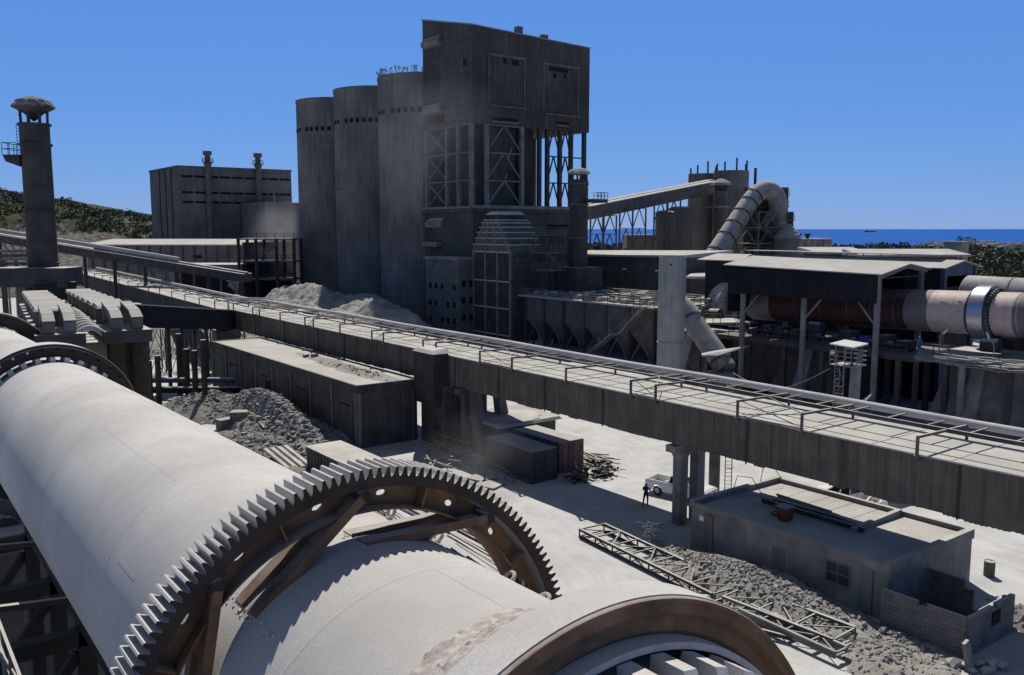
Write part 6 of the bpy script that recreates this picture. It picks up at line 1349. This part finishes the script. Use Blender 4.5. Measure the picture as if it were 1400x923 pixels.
# ================================================================== LEFT REAR
tb=P(243,228,d=300); tz=tb.z
t=thing('mill_building','big grey box shaped mill building with dark window bands on the left horizon','building',(tb.x+20,tb.y+18,0)); X0,Y0,X1,Y1=tb.x,tb.y,132.3,348.
boxm(X0,Y0,0,X1,Y1,tz).build('wall','silo',t); MB().box(X0-.3,Y0-.3,tz,X1+.3,Y1+.3,tz+.5).build('parapet','conc',t)
for py0,py1 in ((241,244),(262.5,265.5),(275.5,278.5)):
    za,zb_=P(300,py0,b=Y0).z,P(300,py1,b=Y0).z
    for k in range(9): x=X0+1+k*(X1-X0-1)/9; boxm(x,Y0-.08,zb_,x+(X1-X0)/9-.7,Y0+.1,za).build('window_band','black',t)
for k in range(3): y=P(220+8*k,280,a=X0).y; boxm(X0-.3,y-.2,0,X0,y+.2,tz).build('joint_strip','steel_d',t)
boxm(P(284,310,b=Y0).x,Y0-.1,P(284,322,b=Y0).z,P(288,310,b=Y0).x,Y0,P(284,310,b=Y0).z).build('window','black',t)
for i,(px,py) in enumerate(((288,207),(356,210))):
    c=P(px,320,b=Y0-1.6); top=P(px,py,b=Y0-1.6).z; t=thing('slim_chimney',['left slim chimney against the face of the mill building','right slim chimney against the face of the mill building'][i],'chimney',(c.x,c.y,0),'slim chimneys of the mill building')
    MB().lathe([(0,1.15),(top-5,1.0),(top-4.9,1.35),(top-3.9,1.35),(top-3.8,.95),(top-1.6,.95),(top-1.2,1.5),(top,1.5),(top,.01)],(c.x,c.y,0),(0,0,1),24).build('flue','steel',t,smooth=True); MB().tube((c.x,c.y,top-3.9),(c.x,c.y,top-3.7),2.0,n=20).build('platform','steel_d',t); rail(MB(),[(c.x+1.9*math.cos(a),c.y+1.9*math.sin(a),top-3.7) for a in [k*PI/4 for k in range(9)]],1.2,2,.1).build('platform_rail','steel_d',t)
c0=P(362,278,b=Y0-26); c1=P(408,278,b=Y0-26); t=thing('mill_annex','lower grey annex between the mill building and the silos','building',(c0.x,c0.y,0)); boxm(c0.x,c0.y,0,c1.x+6,c0.y+22,c0.z).build('wall','silo',t); boxm(c0.x-.3,c0.y-.3,c0.z,c1.x+6.3,c0.y+22.3,c0.z+.4).build('roof','conc_l',t)
p=P(375,278,b=Y0-24); MB().tube((p.x,p.y,c0.z),(p.x,p.y,P(375,256,b=Y0-24).z),.35).build('vent_pipe','conc',t); boxm(P(353,300,b=Y0-26).x,Y0-27,0,c0.x,Y0-20,P(358,322,b=Y0-26).z).build('side_wall','conc_d',t)
# low long buildings
y0=235; c0,c1=P(118,333,d=250),P(335,331,d=250)
t=thing('long_low_hall','long low hall with a bright pale roof in front of the mill building','building',(c0.x,c0.y,0)); u=V((.8,-.6,0)); v=V((.6,.8,0)); zt=c0.z-.6
lo=[V((q.x,q.y,0)) for q in (c0,c1,c1+v*18,c0+v*18)]; MB().hexa(lo,[p+V((0,0,zt)) for p in lo]).build('wall','silo',t)
lo=[V((q.x,q.y,zt)) for q in (c0-u-v,c1+u-v,c1+u+v*19,c0-u+v*19)]; MB().hexa(lo,[lo[0]+V((0,0,.35)),lo[1]+V((0,0,.35)),lo[2]+V((0,0,1.7)),lo[3]+V((0,0,1.7))]).build('roof','roofw',t)
mb=MB()
for k in range(14): p=c0.lerp(c1,(k+.5)/14); a,b_=V((p.x,p.y,0))-v*.3,V((p.x,p.y,zt))-v*.3; mb.bar(a,b_,.35)
mb.build('pilasters','conc_d',t)
for k in (3,6): p=c0.lerp(c1,k/9); MB().bar(V((p.x,p.y,zt-3.2))-v*.1,V((p.x,p.y,zt-3.2))-v*.1+u*2.6,.25,.9).build('window','black',t)
c0,c1=P(190,345,d=205),P(330,345,d=205); t=thing('open_bay_hall','dark open bay hall with panels under the inclined pipe bridge','building',(c0.x,c0.y,0)); zt=P(260,362,d=205).z
lo=[V((q.x,q.y,0)) for q in (c0,c1,c1+v*12,c0+v*12)]; MB().hexa(lo,[p+V((0,0,zt)) for p in lo]).build('wall','conc',t)
for k in range(7):
    if k>2: p=c0.lerp(c1,(k+.1)/7.6); q=c0.lerp(c1,(k+.9)/7.6); MB().bar(V((p.x,p.y,zt*.45))-v*.12,V((q.x,q.y,zt*.45))-v*.12,.2,zt*.85,upv=(0,0,1)).build('opening','black',t)
    else: p=c0.lerp(c1,(k+.15)/7.6); q=c0.lerp(c1,(k+.85)/7.6); MB().bar(V((p.x,p.y,zt*.5))-v*.12,V((q.x,q.y,zt*.5))-v*.12,.2,zt*.7,upv=(0,0,1)).build('panel','conc_l',t)
# inclined pipe bridge
p0,p1=P(-20,322,d=185),P(338,380,d=165)
t=thing('inclined_pipe_bridge','long inclined bridge carrying pale topped pipes down towards the steel frame','pipe bridge',((p0+p1)/2).to_tuple())
MB().bar(p0,p1,3.0,1.6).build('bridge_box','steel_d',t); MB().bar(p0+V((0,0,1.5)),p0.lerp(p1,.76)+V((0,0,1.5)),.8,.7).build('upper_pipe','roofw',t); MB().bar(p0.lerp(p1,.45)+V((0,0,.95)),p1+V((0,0,.95)),1.0,.3).build('cover_plate','conc_l',t)
for k in range(9): q=p0.lerp(p1,.06+.115*k); MB().box(q.x-.3,q.y-.3,0,q.x+.3,q.y+.3,q.z-.8).build('trestle_leg','steel_d',t)
t=thing('left_pipe_rack','stacked pipes on a rack at the far left behind the chimney','pipe rack',tuple(P(30,350,d=140)))
for k,(y0_,m) in enumerate(((343,'conc_l'),(349,'steel_d'),(354,'conc_l'),(360,'steel_d'),(367,'steel_d'))): MB().bar(P(-15,y0_+1,d=140),P(44,y0_,d=140),.7,.5).build('pipe','steel' if m=='conc_l' else m,t)
for px in (5,22,38): q=P(px,352,d=141); MB().box(q.x-.2,q.y-.2,0,q.x+.2,q.y+.2,q.z).build('rack_leg','steel_d',t)
# steel frame left of the silos
t=thing('transfer_structure','dark open steel transfer frame with stairs left of the silos','steel frame',(78,205,0)); fz=P(360,326,d=205).z
cs=[P(px,340,d=205) for px in (326,350,378,402)]
for c in cs:
    for k in (0,7): MB().box(c.x+.6*k-.3,c.y+.8*k-.3,0,c.x+.6*k+.3,c.y+.8*k+.3,fz).build('column','steel_d',t)
for z in (fz,fz-5.2,fz-9.4): 
    q=[cs[0],cs[-1],cs[-1]+v*7,cs[0]+v*7]; q=[V((p.x,p.y,z)) for p in q]; MB().hexa([p-V((0,0,.35)) for p in q],q).build('floor','steel' if z<fz else 'conc_l',t); rail(MB(),[q[0],q[1]],1.2,2.0,.1).build('handrail','steel_d',t)
p,q=P(352,352,d=203),P(378,334,d=203); stairs(MB(),p,q,1.4,tuple(v)).build('stair','steel',t)
for k in range(2): p,q=P(311+3*k,381+7*k,d=190),P(325-2*k,388+7*k,d=190); t=tag(MB().bar(p,q,1.2,.9).build('fallen_duct','conc_l',None,org=p),['upper','lower'][k]+' pale duct section leaning in the opening beside the steel frame','duct section')
t=tag(MB().box(cs[1].x,cs[1].y+8,0,cs[3].x+6,cs[1].y+9,fz-1).build('backing_wall','steel_d',None,org=(cs[1].x,cs[1].y+8,0)),'dark sheet wall behind the steel transfer frame','wall')
# small bare trees in front of the hill
random.seed(99)
for i,px in enumerate((8,18)):
    c=P(px,335,d=190); t=thing('tree',['bare dark tree at the far left edge under the hill','second bare dark tree just left of the chimney'][i],'tree',(c.x,c.y,0)); MB().tube((c.x,c.y,0),(c.x,c.y,c.z+2),.25,.1).build('trunk','wood',t)
    mb=MB()
    for k in range(16): a=random.uniform(0,6.28); z=c.z+random.uniform(-1,2); mb.bar((c.x,c.y,z),(c.x+1.6*math.cos(a),c.y+1.6*math.sin(a),z+random.uniform(1,2.4)),.07)
    leafclump(mb,V((c.x,c.y,c.z+2.4)),2.0,60,.14); mb.build('crown','leaf_d',t)
# ================================================================== AIRBORNE CEMENT DUST
def plume(name,c,rx,ry,rz,dens,label,seed):
    m=bpy.data.materials.new(name); m.use_nodes=True; t=m.node_tree; t.nodes.clear(); o=N(t,'ShaderNodeOutputMaterial'); v=N(t,'ShaderNodeVolumePrincipled'); t.links.new(v.outputs[0],o.inputs['Volume'])
    v.inputs['Color'].default_value=(.62,.61,.60,1); tc=N(t,'ShaderNodeTexCoord').outputs['Object']
    ln=N(t,'ShaderNodeVectorMath',operation='LENGTH'); sc=N(t,'ShaderNodeVectorMath',operation='DIVIDE'); t.links.new(tc,sc.inputs[0]); sc.inputs[1].default_value=(rx,ry,rz); t.links.new(sc.outputs[0],ln.inputs[0])
    f=ramp(t,ln.outputs['Value'],.15,1.,1,0); n=ramp(t,noi(t,tc,.09+.02*seed,4),.35,.75,0,1.6)
    t.links.new(math_(t,'MULTIPLY',math_(t,'MULTIPLY',f,n),dens),v.inputs['Density'])
    mb=MB().lathe([(-rz,.01)]+[(rz*math.sin(a),math.cos(a)) for a in [R(-80+10*k) for k in range(17)]]+[(rz,.01)],(0,0,0),(0,0,1),32)
    mb.v=[V((q.x*rx,q.y*ry,q.z)) for q in mb.v]
    ob=mb.build(name,m,smooth=True); ob.location=c; return tag(ob,label,'dust cloud',kind='stuff')
plume('dust_cloud',P(385,345,d=215),9,9,14,.22,'thin pale cement dust drifting left of the tall silos',1)
plume('dust_cloud',P(590,190,d=150),13,13,15,.022,'faint dust haze drifting before the nearest silo and tower',2)
plume('dust_cloud',P(655,610,d=70),5,5,3,.07,'faint dust blowing around the dark container',3)
